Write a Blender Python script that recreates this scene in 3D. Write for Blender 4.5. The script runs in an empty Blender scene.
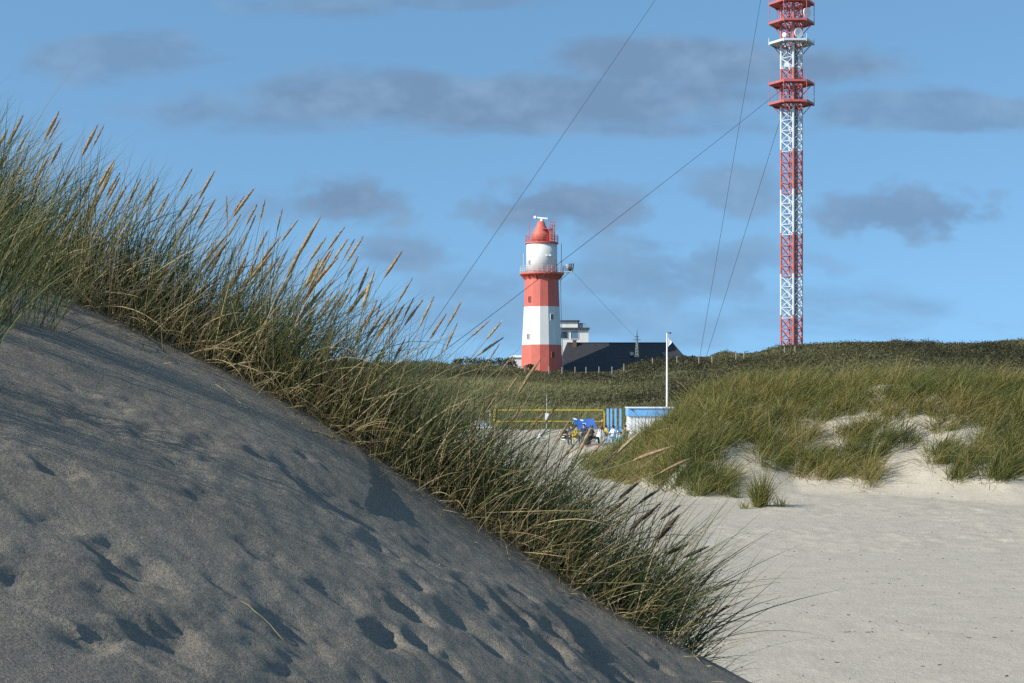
import bpy, math, random
import numpy as np
from mathutils import Vector, Matrix, Quaternion

random.seed(7)
rng = np.random.default_rng(11)
scene = bpy.context.scene
COL = scene.collection
R = math.radians

# ------------------------------------------------------------------ camera
F, CX, HY, ZC = 1500.0, 512.0, 385.0, 4.2          # focal (px), centre, horizon row, eye height over the beach
cam_d = bpy.data.cameras.new('camera'); cam = bpy.data.objects.new('camera', cam_d); COL.objects.link(cam)
cam.location = (0, 0, ZC); cam.rotation_euler = (R(90), 0, 0)
cam_d.sensor_width = 36; cam_d.lens = 36 * F / 1024
cam_d.shift_y = (HY - 341.5) / 1024
cam_d.clip_start = 0.1; cam_d.clip_end = 20000
scene.camera = cam

def at(px, py, d):
    """world point at depth d that stands at that place of the photograph"""
    return Vector(((px - CX) / F * d, d, ZC - (py - HY) / F * d))
def X(px, d): return (px - CX) / F * d
def Zp(py, d): return ZC - (py - HY) / F * d

# ------------------------------------------------------------------ noise
def _h(ix, iy, seed):
    n = (ix.astype(np.int64) * 374761393 + iy.astype(np.int64) * 668265263 + seed * 1442695041) & 0x7fffffff
    n = ((n ^ (n >> 13)) * 1274126177) & 0x7fffffff
    n = n ^ (n >> 16)
    return (n & 0xffff) / 32767.5 - 1.0
def vnoise(x, y, seed=0):
    x = np.asarray(x, float); y = np.asarray(y, float)
    ix = np.floor(x); iy = np.floor(y); fx = x - ix; fy = y - iy
    fx = fx * fx * fx * (fx * (fx * 6 - 15) + 10); fy = fy * fy * fy * (fy * (fy * 6 - 15) + 10)
    a = _h(ix, iy, seed); b = _h(ix + 1, iy, seed); c = _h(ix, iy + 1, seed); d = _h(ix + 1, iy + 1, seed)
    return (a * (1 - fx) + b * fx) * (1 - fy) + (c * (1 - fx) + d * fx) * fy
def fbm(x, y, seed=0, oct=4, gain=0.5):
    s = 0; a = 1.0
    for k in range(oct):
        s = s + a * vnoise(x * 2.03 ** k + 17.3 * k, y * 2.03 ** k - 9.1 * k, seed + k); a *= gain
    return s
def sstep(a, b, x):
    t = np.clip((x - a) / (b - a), 0, 1); return t * t * (3 - 2 * t)

# ------------------------------------------------------------------ materials
def new_mat(name):
    m = bpy.data.materials.new(name); m.use_nodes = True
    nt = m.node_tree; return m, nt, nt.nodes['Principled BSDF']
def N(nt, kind, **kw):
    n = nt.nodes.new(kind)
    for k, v in kw.items():
        if k in ('operation', 'blend_type', 'data_type', 'noise_dimensions', 'attribute_name', 'feature', 'sky_type', 'distance', 'interpolation_type', 'bands_direction'): setattr(n, k, v)
        else: n.inputs[k].default_value = v
    return n
def ramp(nt, stops):
    r = nt.nodes.new('ShaderNodeValToRGB'); e = r.color_ramp.elements
    while len(e) < len(stops): e.new(0.5)
    for el, (p, c) in zip(e, stops):
        el.position = p; el.color = (*c, 1)
    return r
def paint(name, col, var=0.12, scale=1.5, rough=0.55, bump=0.0, metallic=0.0, dirt=None):
    """a painted or plain surface: base colour with weathered unevenness"""
    m, nt, p = new_mat(name); L = nt.links.new
    tc = N(nt, 'ShaderNodeTexCoord')
    n = N(nt, 'ShaderNodeTexNoise', Scale=scale, Detail=6.0, Roughness=0.65)
    L(tc.outputs['Object'], n.inputs['Vector'])
    lo = tuple(max(0, c * (1 - var)) for c in col); hi = tuple(min(1, c * (1 + var)) for c in col)
    stops = [(0.3, lo), (0.7, hi)]
    r = ramp(nt, stops); L(n.outputs['Fac'], r.inputs['Fac'])
    out = r.outputs['Color']
    if dirt:
        mp = N(nt, 'ShaderNodeMapping'); mp.inputs['Scale'].default_value = (3.0, 3.0, 0.25)
        L(tc.outputs['Object'], mp.inputs['Vector'])
        n2 = N(nt, 'ShaderNodeTexNoise', Scale=1.2, Detail=5.0); L(mp.outputs[0], n2.inputs['Vector'])
        mr = N(nt, 'ShaderNodeMapRange'); mr.inputs['From Min'].default_value = 0.52; mr.inputs['From Max'].default_value = 0.78
        mr.inputs['To Max'].default_value = 0.5; L(n2.outputs['Fac'], mr.inputs['Value'])
        mx = N(nt, 'ShaderNodeMix', data_type='RGBA'); mx.inputs['B'].default_value = (*dirt, 1)
        L(mr.outputs[0], mx.inputs[0]); L(out, mx.inputs[6]); mx.inputs[7].default_value = (*dirt, 1); out = mx.outputs[2]
    L(out, p.inputs['Base Color'])
    p.inputs['Roughness'].default_value = rough; p.inputs['Metallic'].default_value = metallic
    if bump:
        b = N(nt, 'ShaderNodeBump', Strength=bump, Distance=0.02); L(n.outputs['Fac'], b.inputs['Height']); L(b.outputs[0], p.inputs['Normal'])
    return m

def sand_mat(name, dark, light, fine, ripple, specks=0.0, con=0.3, bst=0.55):
    m, nt, p = new_mat(name); L = nt.links.new
    g = N(nt, 'ShaderNodeNewGeometry')
    n1 = N(nt, 'ShaderNodeTexNoise', Scale=1.3, Detail=8.0, Roughness=0.6); L(g.outputs['Position'], n1.inputs['Vector'])
    r = ramp(nt, [(0.3, dark), (0.72, light)]); L(n1.outputs['Fac'], r.inputs['Fac'])
    n2 = N(nt, 'ShaderNodeTexNoise', Scale=fine, Detail=4.0, Roughness=0.75); L(g.outputs['Position'], n2.inputs['Vector'])
    r2 = ramp(nt, [(0.28, (1 - con, 1 - con, 1 - con)), (0.75, (1 + con * .7, 1 + con * .69, 1 + con * .67))]); L(n2.outputs['Fac'], r2.inputs['Fac'])
    mul = N(nt, 'ShaderNodeMix', data_type='RGBA', blend_type='MULTIPLY'); mul.inputs[0].default_value = 1.0
    L(r.outputs['Color'], mul.inputs[6]); L(r2.outputs['Color'], mul.inputs[7])
    out = mul.outputs[2]
    if specks:
        v = N(nt, 'ShaderNodeTexVoronoi', Scale=specks); L(g.outputs['Position'], v.inputs['Vector'])
        n3 = N(nt, 'ShaderNodeTexNoise', Scale=0.5, Detail=3.0); L(g.outputs['Position'], n3.inputs['Vector'])
        th = N(nt, 'ShaderNodeMath', operation='MULTIPLY'); L(n3.outputs['Fac'], th.inputs[0]); th.inputs[1].default_value = 0.2
        lt = N(nt, 'ShaderNodeMath', operation='LESS_THAN'); L(v.outputs['Distance'], lt.inputs[0]); L(th.outputs[0], lt.inputs[1])
        sc = N(nt, 'ShaderNodeSeparateColor'); L(v.outputs['Color'], sc.inputs[0])
        gt = N(nt, 'ShaderNodeMath', operation='GREATER_THAN'); L(sc.outputs[0], gt.inputs[0]); gt.inputs[1].default_value = 0.72
        mm = N(nt, 'ShaderNodeMath', operation='MULTIPLY'); L(lt.outputs[0], mm.inputs[0]); L(gt.outputs[0], mm.inputs[1])
        mx = N(nt, 'ShaderNodeMix', data_type='RGBA'); L(mm.outputs[0], mx.inputs[0]); L(out, mx.inputs[6]); mx.inputs[7].default_value = (0.08, 0.07, 0.055, 1)
        out = mx.outputs[2]
    L(out, p.inputs['Base Color'])
    p.inputs['Roughness'].default_value = 0.95; p.inputs['Specular IOR Level'].default_value = 0.15
    add = N(nt, 'ShaderNodeMath', operation='MULTIPLY_ADD'); L(n2.outputs['Fac'], add.inputs[0]); add.inputs[1].default_value = 0.6
    n4 = N(nt, 'ShaderNodeTexNoise', Scale=ripple, Detail=5.0, Roughness=0.6); L(g.outputs['Position'], n4.inputs['Vector'])
    L(n4.outputs['Fac'], add.inputs[2])
    b = N(nt, 'ShaderNodeBump', Strength=bst, Distance=1.2 / ripple * 0.25); L(add.outputs[0], b.inputs['Height']); L(b.outputs[0], p.inputs['Normal'])
    return m

def leaf_mat(name, stops, trans=0.3):
    """blades: colour picked per blade by the attribute tone"""
    m, nt, p = new_mat(name); L = nt.links.new
    a = N(nt, 'ShaderNodeAttribute', attribute_name='tone')
    r = ramp(nt, stops); L(a.outputs['Fac'], r.inputs['Fac'])
    L(r.outputs['Color'], p.inputs['Base Color']); p.inputs['Roughness'].default_value = 0.6; p.inputs['Specular IOR Level'].default_value = 0.3
    t = N(nt, 'ShaderNodeBsdfTranslucent'); L(r.outputs['Color'], t.inputs['Color'])
    mx = N(nt, 'ShaderNodeMixShader'); mx.inputs[0].default_value = trans
    L(p.outputs[0], mx.inputs[1]); L(t.outputs[0], mx.inputs[2])
    L(mx.outputs[0], nt.nodes['Material Output'].inputs['Surface'])
    return m

M = {}
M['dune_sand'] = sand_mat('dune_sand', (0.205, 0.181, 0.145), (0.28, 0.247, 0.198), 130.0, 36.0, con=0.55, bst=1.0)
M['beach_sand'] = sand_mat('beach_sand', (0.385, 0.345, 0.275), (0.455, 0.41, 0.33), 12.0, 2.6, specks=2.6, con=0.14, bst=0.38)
M['grass'] = leaf_mat('marram_blades', [(0.0, (0.02, 0.034, 0.013)), (0.35, (0.07, 0.115, 0.034)), (0.6, (0.15, 0.155, 0.055)), (0.8, (0.36, 0.275, 0.13)), (1.0, (0.52, 0.42, 0.24))])
M['mound_grass'] = leaf_mat('mound_blades', [(0.0, (0.03, 0.045, 0.012)), (0.4, (0.105, 0.125, 0.027)), (0.7, (0.215, 0.19, 0.052)), (1.0, (0.3, 0.23, 0.09))])
M['scrub'] = leaf_mat('scrub_leaves', [(0.0, (0.032, 0.034, 0.016)), (0.3, (0.125, 0.112, 0.054)), (0.6, (0.20, 0.198, 0.08)), (1.0, (0.29, 0.26, 0.125))], 0.38)
M['stem'] = paint('dry_stem', (0.24, 0.205, 0.11), 0.3, 8, 0.7)
M['seed'] = paint('seed_head_straw', (0.33, 0.225, 0.12), 0.4, 60, 0.85, 0.4)
M['seed_shaded'] = paint('seed_head_shaded', (0.075, 0.052, 0.034), 0.4, 60, 0.85, 0.4)  # straw heads over the beach, with the dune's shade put into their colour
M['seed_pale'] = paint('seed_head_bleached', (0.40, 0.30, 0.17), 0.35, 60, 0.85, 0.4)
M['red'] = paint('tower_red', (0.56, 0.13, 0.095), 0.12, 0.5, 0.55, dirt=(0.32, 0.06, 0.05))
M['white'] = paint('tower_white', (0.66, 0.66, 0.64), 0.05, 0.6, 0.55, dirt=(0.55, 0.54, 0.5))
M['mast_red'] = paint('mast_red', (0.46, 0.12, 0.11), 0.15, 0.7, 0.5)
M['mast_white'] = paint('mast_white', (0.55, 0.60, 0.64), 0.1, 0.7, 0.5)
M['metal'] = paint('galvanised_steel', (0.35, 0.36, 0.37), 0.15, 3, 0.45, metallic=0.4)
M['dark_metal'] = paint('dark_steel', (0.06, 0.065, 0.07), 0.2, 3, 0.5)
M['glass'] = paint('dark_window_glass', (0.03, 0.04, 0.05), 0.2, 2, 0.12)
M['blue_glass'] = paint('reflecting_glass', (0.12, 0.2, 0.28), 0.15, 2, 0.15)
M['roof'] = paint('slate_roof', (0.030, 0.030, 0.033), 0.3, 1.2, 0.6, 0.3)
M['render'] = paint('white_render', (0.72, 0.72, 0.70), 0.06, 0.8, 0.7, dirt=(0.5, 0.49, 0.46))
M['brick'] = paint('dark_brick', (0.14, 0.08, 0.06), 0.3, 4, 0.8)
M['wood'] = paint('weathered_wood', (0.34, 0.31, 0.26), 0.25, 4, 0.85)
M['hut_blue'] = paint('hut_blue', (0.16, 0.40, 0.72), 0.12, 2, 0.5)
M['blue'] = paint('canvas_blue', (0.022, 0.11, 0.42), 0.15, 2, 0.7)
M['yellow'] = paint('yellow_tape', (0.6, 0.41, 0.02), 0.1, 3, 0.5)
M['plastic'] = paint('white_plastic', (0.78, 0.78, 0.77), 0.04, 3, 0.35)
M['cloth_white'] = paint('white_cloth', (0.75, 0.76, 0.78), 0.05, 5, 0.8)
M['net'] = paint('net_cord', (0.05, 0.05, 0.05), 0.2, 5, 0.8)
M['pink'] = paint('red_towel', (0.55, 0.10, 0.09), 0.15, 6, 0.9)
M['weed'] = paint('dry_seaweed', (0.035, 0.03, 0.024), 0.4, 30, 0.9, 0.4)

# ------------------------------------------------------------------ objects
def tag(o, label=None, cat=None, group=None, kind=None):
    if label: o['label'] = label
    if cat: o['category'] = cat
    if group: o['group'] = group
    if kind: o['kind'] = kind
    return o
def empty(name, loc=(0, 0, 0), rz=0.0):
    o = bpy.data.objects.new(name, None); COL.objects.link(o); o.location = loc; o.rotation_euler = (0, 0, rz); o.empty_display_size = 0.2
    return o
def link(name, me, parent=None):
    o = bpy.data.objects.new(name, me); COL.objects.link(o)
    if parent: o.parent = parent
    return o
def np_mesh(name, V, Q, mat, attrs=None, smooth=True):
    me = bpy.data.meshes.new(name)
    V = np.ascontiguousarray(V, np.float32); Q = np.ascontiguousarray(Q, np.int32); k = Q.shape[1]
    me.vertices.add(len(V)); me.vertices.foreach_set('co', V.ravel())
    me.loops.add(Q.size); me.loops.foreach_set('vertex_index', Q.ravel())
    me.polygons.add(len(Q)); me.polygons.foreach_set('loop_start', np.arange(0, Q.size, k, dtype=np.int32))
    if smooth: me.polygons.foreach_set('use_smooth', np.ones(len(Q), bool))
    me.update(calc_edges=True)
    for an, av in (attrs or {}).items():
        a = me.attributes.new(an, 'FLOAT', 'POINT'); a.data.foreach_set('value', np.ascontiguousarray(av, np.float32))
    me.materials.append(mat)
    return me

class MB:
    """collects boxes, tubes and turned shapes into ONE mesh"""
    def __init__(s): s.v = []; s.f = []; s.m = []; s.sm = []
    def add(s, vs, fs, mi=0, smooth=False):
        b = len(s.v); s.v += [tuple(v) for v in vs]
        for f in fs: s.f.append(tuple(b + i for i in f)); s.m.append(mi); s.sm.append(smooth)
        return s
    def box(s, c, size, mi=0, rz=0.0, rot=None, bevel=True):
        c = Vector(c); h = Vector(size) * 0.5
        Mx = rot if rot is not None else Matrix.Rotation(rz, 3, 'Z')
        vs = [c + Mx @ Vector((sx * h.x, sy * h.y, sz * h.z)) for sz in (-1, 1) for sx, sy in ((-1, -1), (1, -1), (1, 1), (-1, 1))]
        return s.add(vs, [(3, 2, 1, 0), (4, 5, 6, 7), (0, 1, 5, 4), (1, 2, 6, 5), (2, 3, 7, 6), (3, 0, 4, 7)], mi)
    def tube(s, pts, r, n=6, mi=0, cap=True, smooth=True):
        pts = [Vector(p) for p in pts]; rs = r if isinstance(r, (list, tuple)) else [r] * len(pts)
        vs = []; ref = None
        for i, p in enumerate(pts):
            t = (pts[min(i + 1, len(pts) - 1)] - pts[max(i - 1, 0)]).normalized()
            if ref is None: ref = Vector((0, 0, 1)) if abs(t.z) < 0.9 else Vector((1, 0, 0))
            a = t.cross(ref).normalized(); ref = a.cross(t); b = ref
            for k in range(n):
                w = 2 * math.pi * k / n; vs.append(p + (a * math.cos(w) + b * math.sin(w)) * rs[i])
        fs = [(i * n + k, i * n + (k + 1) % n, (i + 1) * n + (k + 1) % n, (i + 1) * n + k) for i in range(len(pts) - 1) for k in range(n)]
        s.add(vs, fs, mi, smooth)
        if cap:
            s.add(vs[:n], [tuple(range(n))[::-1]], mi); s.add(vs[-n:], [tuple(range(n))], mi)
        return s
    def lathe(s, prof, n=24, c=(0, 0, 0), mi=0, smooth=True, a0=0.0, cap=True):
        c = Vector(c); vs = []
        for r, z in prof:
            for k in range(n):
                w = a0 + 2 * math.pi * k / n; vs.append(c + Vector((r * math.cos(w), r * math.sin(w), z)))
        mis = mi if isinstance(mi, (list, tuple)) else [mi] * (len(prof) - 1)
        for i in range(len(prof) - 1):
            s.add([], [], 0)
        b = len(s.v); s.v += [tuple(v) for v in vs]
        for i in range(len(prof) - 1):
            for k in range(n):
                s.f.append((b + i * n + k, b + i * n + (k + 1) % n, b + (i + 1) * n + (k + 1) % n, b + (i + 1) * n + k)); s.m.append(mis[i]); s.sm.append(smooth)
        if cap:
            s.f.append(tuple(b + k for k in range(n))[::-1]); s.m.append(mis[0]); s.sm.append(False)
            e = b + (len(prof) - 1) * n; s.f.append(tuple(e + k for k in range(n))); s.m.append(mis[-1]); s.sm.append(False)
        return s
    def build(s, name, mats, parent=None):
        me = bpy.data.meshes.new(name); me.from_pydata(s.v, [], s.f)
        for m in (mats if isinstance(mats, (list, tuple)) else [mats]): me.materials.append(m)
        me.polygons.foreach_set('material_index', s.m); me.polygons.foreach_set('use_smooth', s.sm); me.update()
        return link(name, me, parent)

# ------------------------------------------------------------------ light and sky
AZ, EL = R(62), R(33.5)                       # sun: left of and behind the viewer
SUN = Vector((-math.sin(AZ) * math.cos(EL), -math.cos(AZ) * math.cos(EL), math.sin(EL)))
sl = bpy.data.lights.new('sun', 'SUN'); so = bpy.data.objects.new('sun', sl); COL.objects.link(so)
sl.energy = 3.6; sl.angle = R(0.5); sl.color = (1.0, 0.93, 0.82); so.rotation_euler = (-SUN).to_track_quat('-Z', 'Y').to_euler(); so.location = (-20, -10, 40)

w = bpy.data.worlds.new('World'); scene.world = w; w.use_nodes = True
nt = w.node_tree; L = nt.links.new; bg = nt.nodes['Background']
tc = N(nt, 'ShaderNodeTexCoord')
lift = N(nt, 'ShaderNodeVectorMath', operation='ADD'); lift.inputs[1].default_value = (0, 0, 0.30); L(tc.outputs['Generated'], lift.inputs[0])
nrm = N(nt, 'ShaderNodeVectorMath', operation='NORMALIZE'); L(lift.outputs[0], nrm.inputs[0])
sky = N(nt, 'ShaderNodeTexSky', sky_type='NISHITA'); sky.sun_disc = False; sky.sun_elevation = EL; sky.sun_rotation = math.atan2(SUN.x, SUN.y)
sky.air_density = 1.0; sky.dust_density = 0.6; sky.ozone_density = 1.5
L(nrm.outputs[0], sky.inputs['Vector'])
sep = N(nt, 'ShaderNodeSeparateXYZ'); L(tc.outputs['Generated'], sep.inputs[0])
def m2(op, a, b=None, c=None):
    n = N(nt, 'ShaderNodeMath', operation=op)
    for i, v in enumerate((a, b, c)):
        if v is None: continue
        if isinstance(v, (int, float)): n.inputs[i].default_value = v
        else: L(v, n.inputs[i])
    return n.outputs[0]
yy = m2('MAXIMUM', m2('ABSOLUTE', sep.outputs['Y']), 0.12)
U = m2('DIVIDE', sep.outputs['X'], yy); V_ = m2('DIVIDE', sep.outputs['Z'], yy)
cmb = N(nt, 'ShaderNodeCombineXYZ'); L(U, cmb.inputs[0]); L(V_, cmb.inputs[1])
mpn = N(nt, 'ShaderNodeMapping'); mpn.inputs['Scale'].default_value = (9, 26, 1); L(cmb.outputs[0], mpn.inputs['Vector'])
cn = N(nt, 'ShaderNodeTexNoise', Scale=1.0, Detail=8.0, Roughness=0.58, Distortion=0.25); L(mpn.outputs[0], cn.inputs['Vector'])
mpn2 = N(nt, 'ShaderNodeMapping'); mpn2.inputs['Scale'].default_value = (22, 34, 1); L(cmb.outputs[0], mpn2.inputs['Vector'])
cn2 = N(nt, 'ShaderNodeTexNoise', Scale=1.0, Detail=7.0, Roughness=0.55); L(mpn2.outputs[0], cn2.inputs['Vector'])
clouds = None
def blob(px, py, rx, ry, amt, noise, wob, soft=0.55):
    """one bank of cloud: centre and half-axes as directions in the sky"""
    global clouds
    du = m2('DIVIDE', m2('SUBTRACT', U, (px - CX) / F), rx / F); dv = m2('DIVIDE', m2('SUBTRACT', V_, (HY - py) / F), ry / F)
    e = m2('SUBTRACT', 1.0, m2('SQRT', m2('ADD', m2('MULTIPLY', du, du), m2('MULTIPLY', dv, dv))))
    e = m2('ADD', e, m2('MULTIPLY', m2('SUBTRACT', noise, 0.5), wob))
    mr = N(nt, 'ShaderNodeMapRange', interpolation_type='SMOOTHSTEP'); L(e, mr.inputs['Value']); mr.inputs['From Min'].default_value = 0.0; mr.inputs['From Max'].default_value = soft
    k = m2('MULTIPLY', mr.outputs[0], min(1.0, amt * 1.0))
    clouds = k if clouds is None else m2('MAXIMUM', clouds, k)
A, B = cn.outputs['Fac'], cn2.outputs['Fac']
blob(500, 100, 400, 42, 0.95, A, 1.5, 0.55); blob(700, 64, 250, 36, 0.95, A, 1.7, 0.6); blob(330, 112, 300, 30, 0.85, A, 2.0, 0.8); blob(560, 128, 300, 14, 0.7, A, 2.4, 0.8)
blob(320, 6, 110, 16, 0.75, A, 2.2, 0.8); blob(450, 2, 120, 10, 0.6, A, 2.2); blob(345, 200, 82, 32, 1.0, B, 2.8, 0.7); blob(268, 205, 70, 26, 0.5, B, 2.6, 0.8)
blob(565, 208, 120, 34, 1.0, B, 2.8, 0.7); blob(395, 254, 75, 24, 0.8, B, 2.8, 0.8); blob(740, 190, 66, 36, 0.75, B, 2.8, 0.8); blob(640, 245, 90, 16, 0.5, B, 2.8, 0.8)
blob(660, 278, 180, 42, 0.65, B, 3.0, 0.8); blob(730, 262, 100, 28, 0.65, B, 2.8, 0.8); blob(480, 290, 110, 26, 0.5, B, 2.8, 0.8); blob(900, 215, 120, 34, 0.8, B, 2.6); blob(120, 60, 130, 30, 0.7, A, 2.6); blob(930, 110, 160, 26, 0.7, A, 2.6)
blob(600, 318, 520, 42, 0.55, A, 2.6, 1.0)
tint = N(nt, 'ShaderNodeMix', data_type='RGBA', blend_type='MULTIPLY'); tint.inputs[0].default_value = 1.0; tint.inputs[7].default_value = (0.77, 1.0, 1.0, 1)
L(sky.outputs['Color'], tint.inputs[6])
cm = N(nt, 'ShaderNodeMix', data_type='RGBA'); L(clouds, cm.inputs[0]); L(tint.outputs[2], cm.inputs[6]); ccr = ramp(nt, [(0.45, (0.85, 1.40, 2.22)), (0.74, (1.2, 1.9, 2.8))]); L(cn2.outputs['Fac'], ccr.inputs['Fac']); L(ccr.outputs['Color'], cm.inputs[7])
L(cm.outputs[2], bg.inputs['Color']); bg.inputs['Strength'].default_value = 0.134
scene.view_settings.view_transform = 'Standard'; scene.view_settings.look = 'None'; scene.view_settings.exposure = 0.68; scene.view_settings.gamma = 1.0
scene.render.film_transparent = False
try:
    scene.cycles.use_denoising = False; scene.cycles.max_bounces = 6; scene.cycles.transparent_max_bounces = 8
except Exception: pass

# ------------------------------------------------------------------ terrain
YC = 7.0
_crest = [(-700, 170), (-400, 178), (-200, 205), (-80, 240), (0, 265), (110, 312), (225, 366), (262, 384), (300, 404), (330, 422), (365, 444), (430, 486), (484, 522), (529, 552), (577, 584), (612, 606), (649, 628), (692, 651), (722, 667), (751, 683), (850, 733), (1000, 800), (1300, 920), (1800, 1120), (2200, 1280)]
CRX = np.array([X(p, YC) for p, q in _crest]); CRZ = np.array([Zp(q, YC) for p, q in _crest])
def crest_z(x):
    return sum(np.interp(x + o, CRX, CRZ) for o in (-.16, -.08, 0, .08, .16)) / 5
def dune_base(x, y):
    s = np.maximum(YC - y, 0); t = np.maximum(y - YC, 0); k0 = 4.62; z = k0 + (crest_z(x) - k0) * (1 - 0.035 * np.minimum(s, 5))
    z = z - 0.12 * s - 0.13 * np.exp(-((s - 0.0) / 0.22) ** 2) * (s > 0) * 0 - 0.16 * t - 0.42 * np.maximum(t - 0.35, 0)
    return z
def dune_coarse(x, y):
    z = dune_base(x, y)
    z = z + 0.012 * fbm(x * 0.9, y * 0.7, 3, 3) * sstep(0.0, 1.2, YC - y)
    return z
def ray_dune(px, py):
    """where the line of sight through that place meets the dune face"""
    d = 2.0
    while d < 9:
        p = at(px, py, d)
        if p.z < float(dune_coarse(np.array([p.x]), np.array([p.y]))[0]): break
        d += 0.02
    return p.x, p.y
band = [ray_dune(*q) for q in ((255, 440), (286, 469), (338, 514), (400, 549), (485, 577), (545, 600), (600, 640))]
pits = []
for px, py, r, dep in ((414, 592, .085, .05), (408, 613, .10, .05), (382, 636, .12, .06), (420, 643, .09, .045), (492, 653, .07, .05), (303, 454, .08, .035), (515, 622, .1, .05), (548, 648, .11, .055), (566, 626, .09, .05),
                       (556, 660, .1, .05), (625, 676, .08, .045), (590, 652, .1, .04), (462, 630, .1, .03), (340, 600, .12, .03), (300, 640, .14, .03), (450, 668, .1, .04), (350, 560, .1, .025), (640, 655, .08, .04), (520, 600, .09, .04),
                       (270, 560, .14, .025), (560, 640, .12, .05), (480, 610, .08, .03), (600, 672, .09, .045), (660, 668, .08, .04), (60, 470, .13, .04), (120, 560, .13, .04), (160, 640, .14, .04), (90, 640, .1, .04), (200, 500, .1, .03)):
    pits.append((*ray_dune(px, py), r * 0.55, dep * 0.5))
def dune_z(x, y):
    z = dune_coarse(x, y)
    near = sstep(-0.1, 0.35, YC - y)
    # step added across the face, shaped to throw a dark band of shade
    bx = np.array([b[0] for b in band]); by = np.array([b[1] for b in band])
    dmin = np.full(np.shape(x), 9.0); sgn = np.zeros(np.shape(x)); fade = np.zeros(np.shape(x))
    for i in range(len(band) - 1):
        ax, ay = bx[i], by[i]; vx, vy = bx[i + 1] - ax, by[i + 1] - ay; l2 = vx * vx + vy * vy
        tt = np.clip(((x - ax) * vx + (y - ay) * vy) / l2, 0, 1)
        qx, qy = ax + tt * vx, ay + tt * vy; d = np.hypot(x - qx, y - qy)
        c = -(vx * (y - ay) - vy * (x - ax))
        upd = d < dmin
        dmin = np.where(upd, d, dmin); sgn = np.where(upd, np.sign(c), sgn)
        u = (i + tt) / (len(band) - 1); fade = np.where(upd, sstep(0, 0.25, u) * (1 - sstep(0.7, 1.0, u)), fade)
    sd = dmin * -sgn + 0.05 * fbm(x * 4, y * 4, 21, 3)
    z = z + fade * 0.04 * np.tanh(-sd / 0.075) * np.exp(-(dmin / 0.8) ** 2) * near
    n = 0.0042 * fbm(x * 3.0, y * 2.2, 5, 3) + 0.0022 * fbm(x * 9, y * 7, 9, 3) + 0.0022 * fbm(x * 30, y * 24, 15, 3)
    n = n + 0.0022 * fbm(x * 5 + y * 2, y * 26 - x * 6, 17, 3)
    churn = np.clip(fbm(x * 1.6, y * 1.6, 19, 2) + 0.25 + 0.5 * sstep(-0.9, 0.2, x - (YC - y) * 0.25), 0, 1) * sstep(0.7, 2.4, YC - y)
    n = n - 0.026 * churn * np.abs(fbm(x * 6.5, y * 5.5, 23, 4)) ** 1.3
    z = z + n * (0.35 + 0.65 * near)
    for cx, cy, r, dep in pits:
        wob = 1 + 0.42 * fbm(x * 14 + cx * 7, y * 14, 31, 3)
        q = np.hypot((x - cx) * 1.0, (y - cy) * 0.75) / (r * wob)
        z = z - dep * np.exp(-q ** 3) + 0.12 * dep * np.exp(-((q - 1.5) / 0.45) ** 2)
    return z
def axis(segs):
    out = []
    for a, b, st in segs: out.append(np.arange(a, b, st))
    out.append(np.array([segs[-1][1]])); return np.concatenate(out)
def sheet(name, xs, ys, zf, mat):
    gx, gy = np.meshgrid(xs, ys); z = zf(gx, gy)
    V = np.stack([gx, gy, z], -1).reshape(-1, 3); nx, ny = len(xs), len(ys)
    i = np.arange(nx - 1)[None, :] + nx * np.arange(ny - 1)[:, None]
    Q = np.stack([i, i + 1, i + nx + 1, i + nx], -1).reshape(-1, 4)
    return link(name, np_mesh(name, V, Q, mat))
def dune_sheet(x, y):
    z = dune_z(x, y)
    edge = sstep(9, 14, np.abs(x + 1)) * 0 + sstep(-3.0, -9.0, x) * (z + 0.6) * sstep(-6, -11, x)
    return np.maximum(z - edge, -0.6)
xs = axis([(-16, -5, 0.25), (-5, -2.6, 0.05), (-2.6, 1.5, 0.0145), (1.5, 3, 0.05), (3, 9, 0.2)])
ys = axis([(-6, 2, 0.15), (2, 3.2, 0.04), (3.2, 7.3, 0.0165), (7.3, 8.6, 0.05), (8.6, 18, 0.15)])
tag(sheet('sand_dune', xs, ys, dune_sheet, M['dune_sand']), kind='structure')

# mound at the right
mx_ = np.array([X(p, 64) for p in (575, 600, 622, 650, 690, 720, 760, 800, 900, 1024, 1150, 1300)])
mz_ = np.array([-0.3, 0.2, 0.45, 1.25, 2.5, 3.3, 3.75, 4.05, 4.2, 3.9, 3.0, 0.0])
def mound_foot(x): return np.interp(x, [X(560, 68), X(590, 66), X(650, 60), X(700, 55), X(760, 57), X(800, 57.5), X(900, 56), X(1024, 53), 40], [70, 66, 60, 55, 56.5, 57.5, 56, 53, 50])
def mound_z(x, y):
    f = mound_foot(x); h = np.interp(x, mx_, mz_)
    b = sstep(-1.0, 15, y - f) ** 0.8 * (1 - sstep(16, 40, y - f))
    z = h * b + (0.22 * fbm(x * 0.28, y * 0.28, 41, 4) + 0.08 * fbm(x, y, 44, 3)) * sstep(0, 3, y - f) * sstep(-0.3, 0.6, h) * (1 - sstep(25, 36, y - f))
    return np.where(h < -0.25, -0.3, z)
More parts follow.
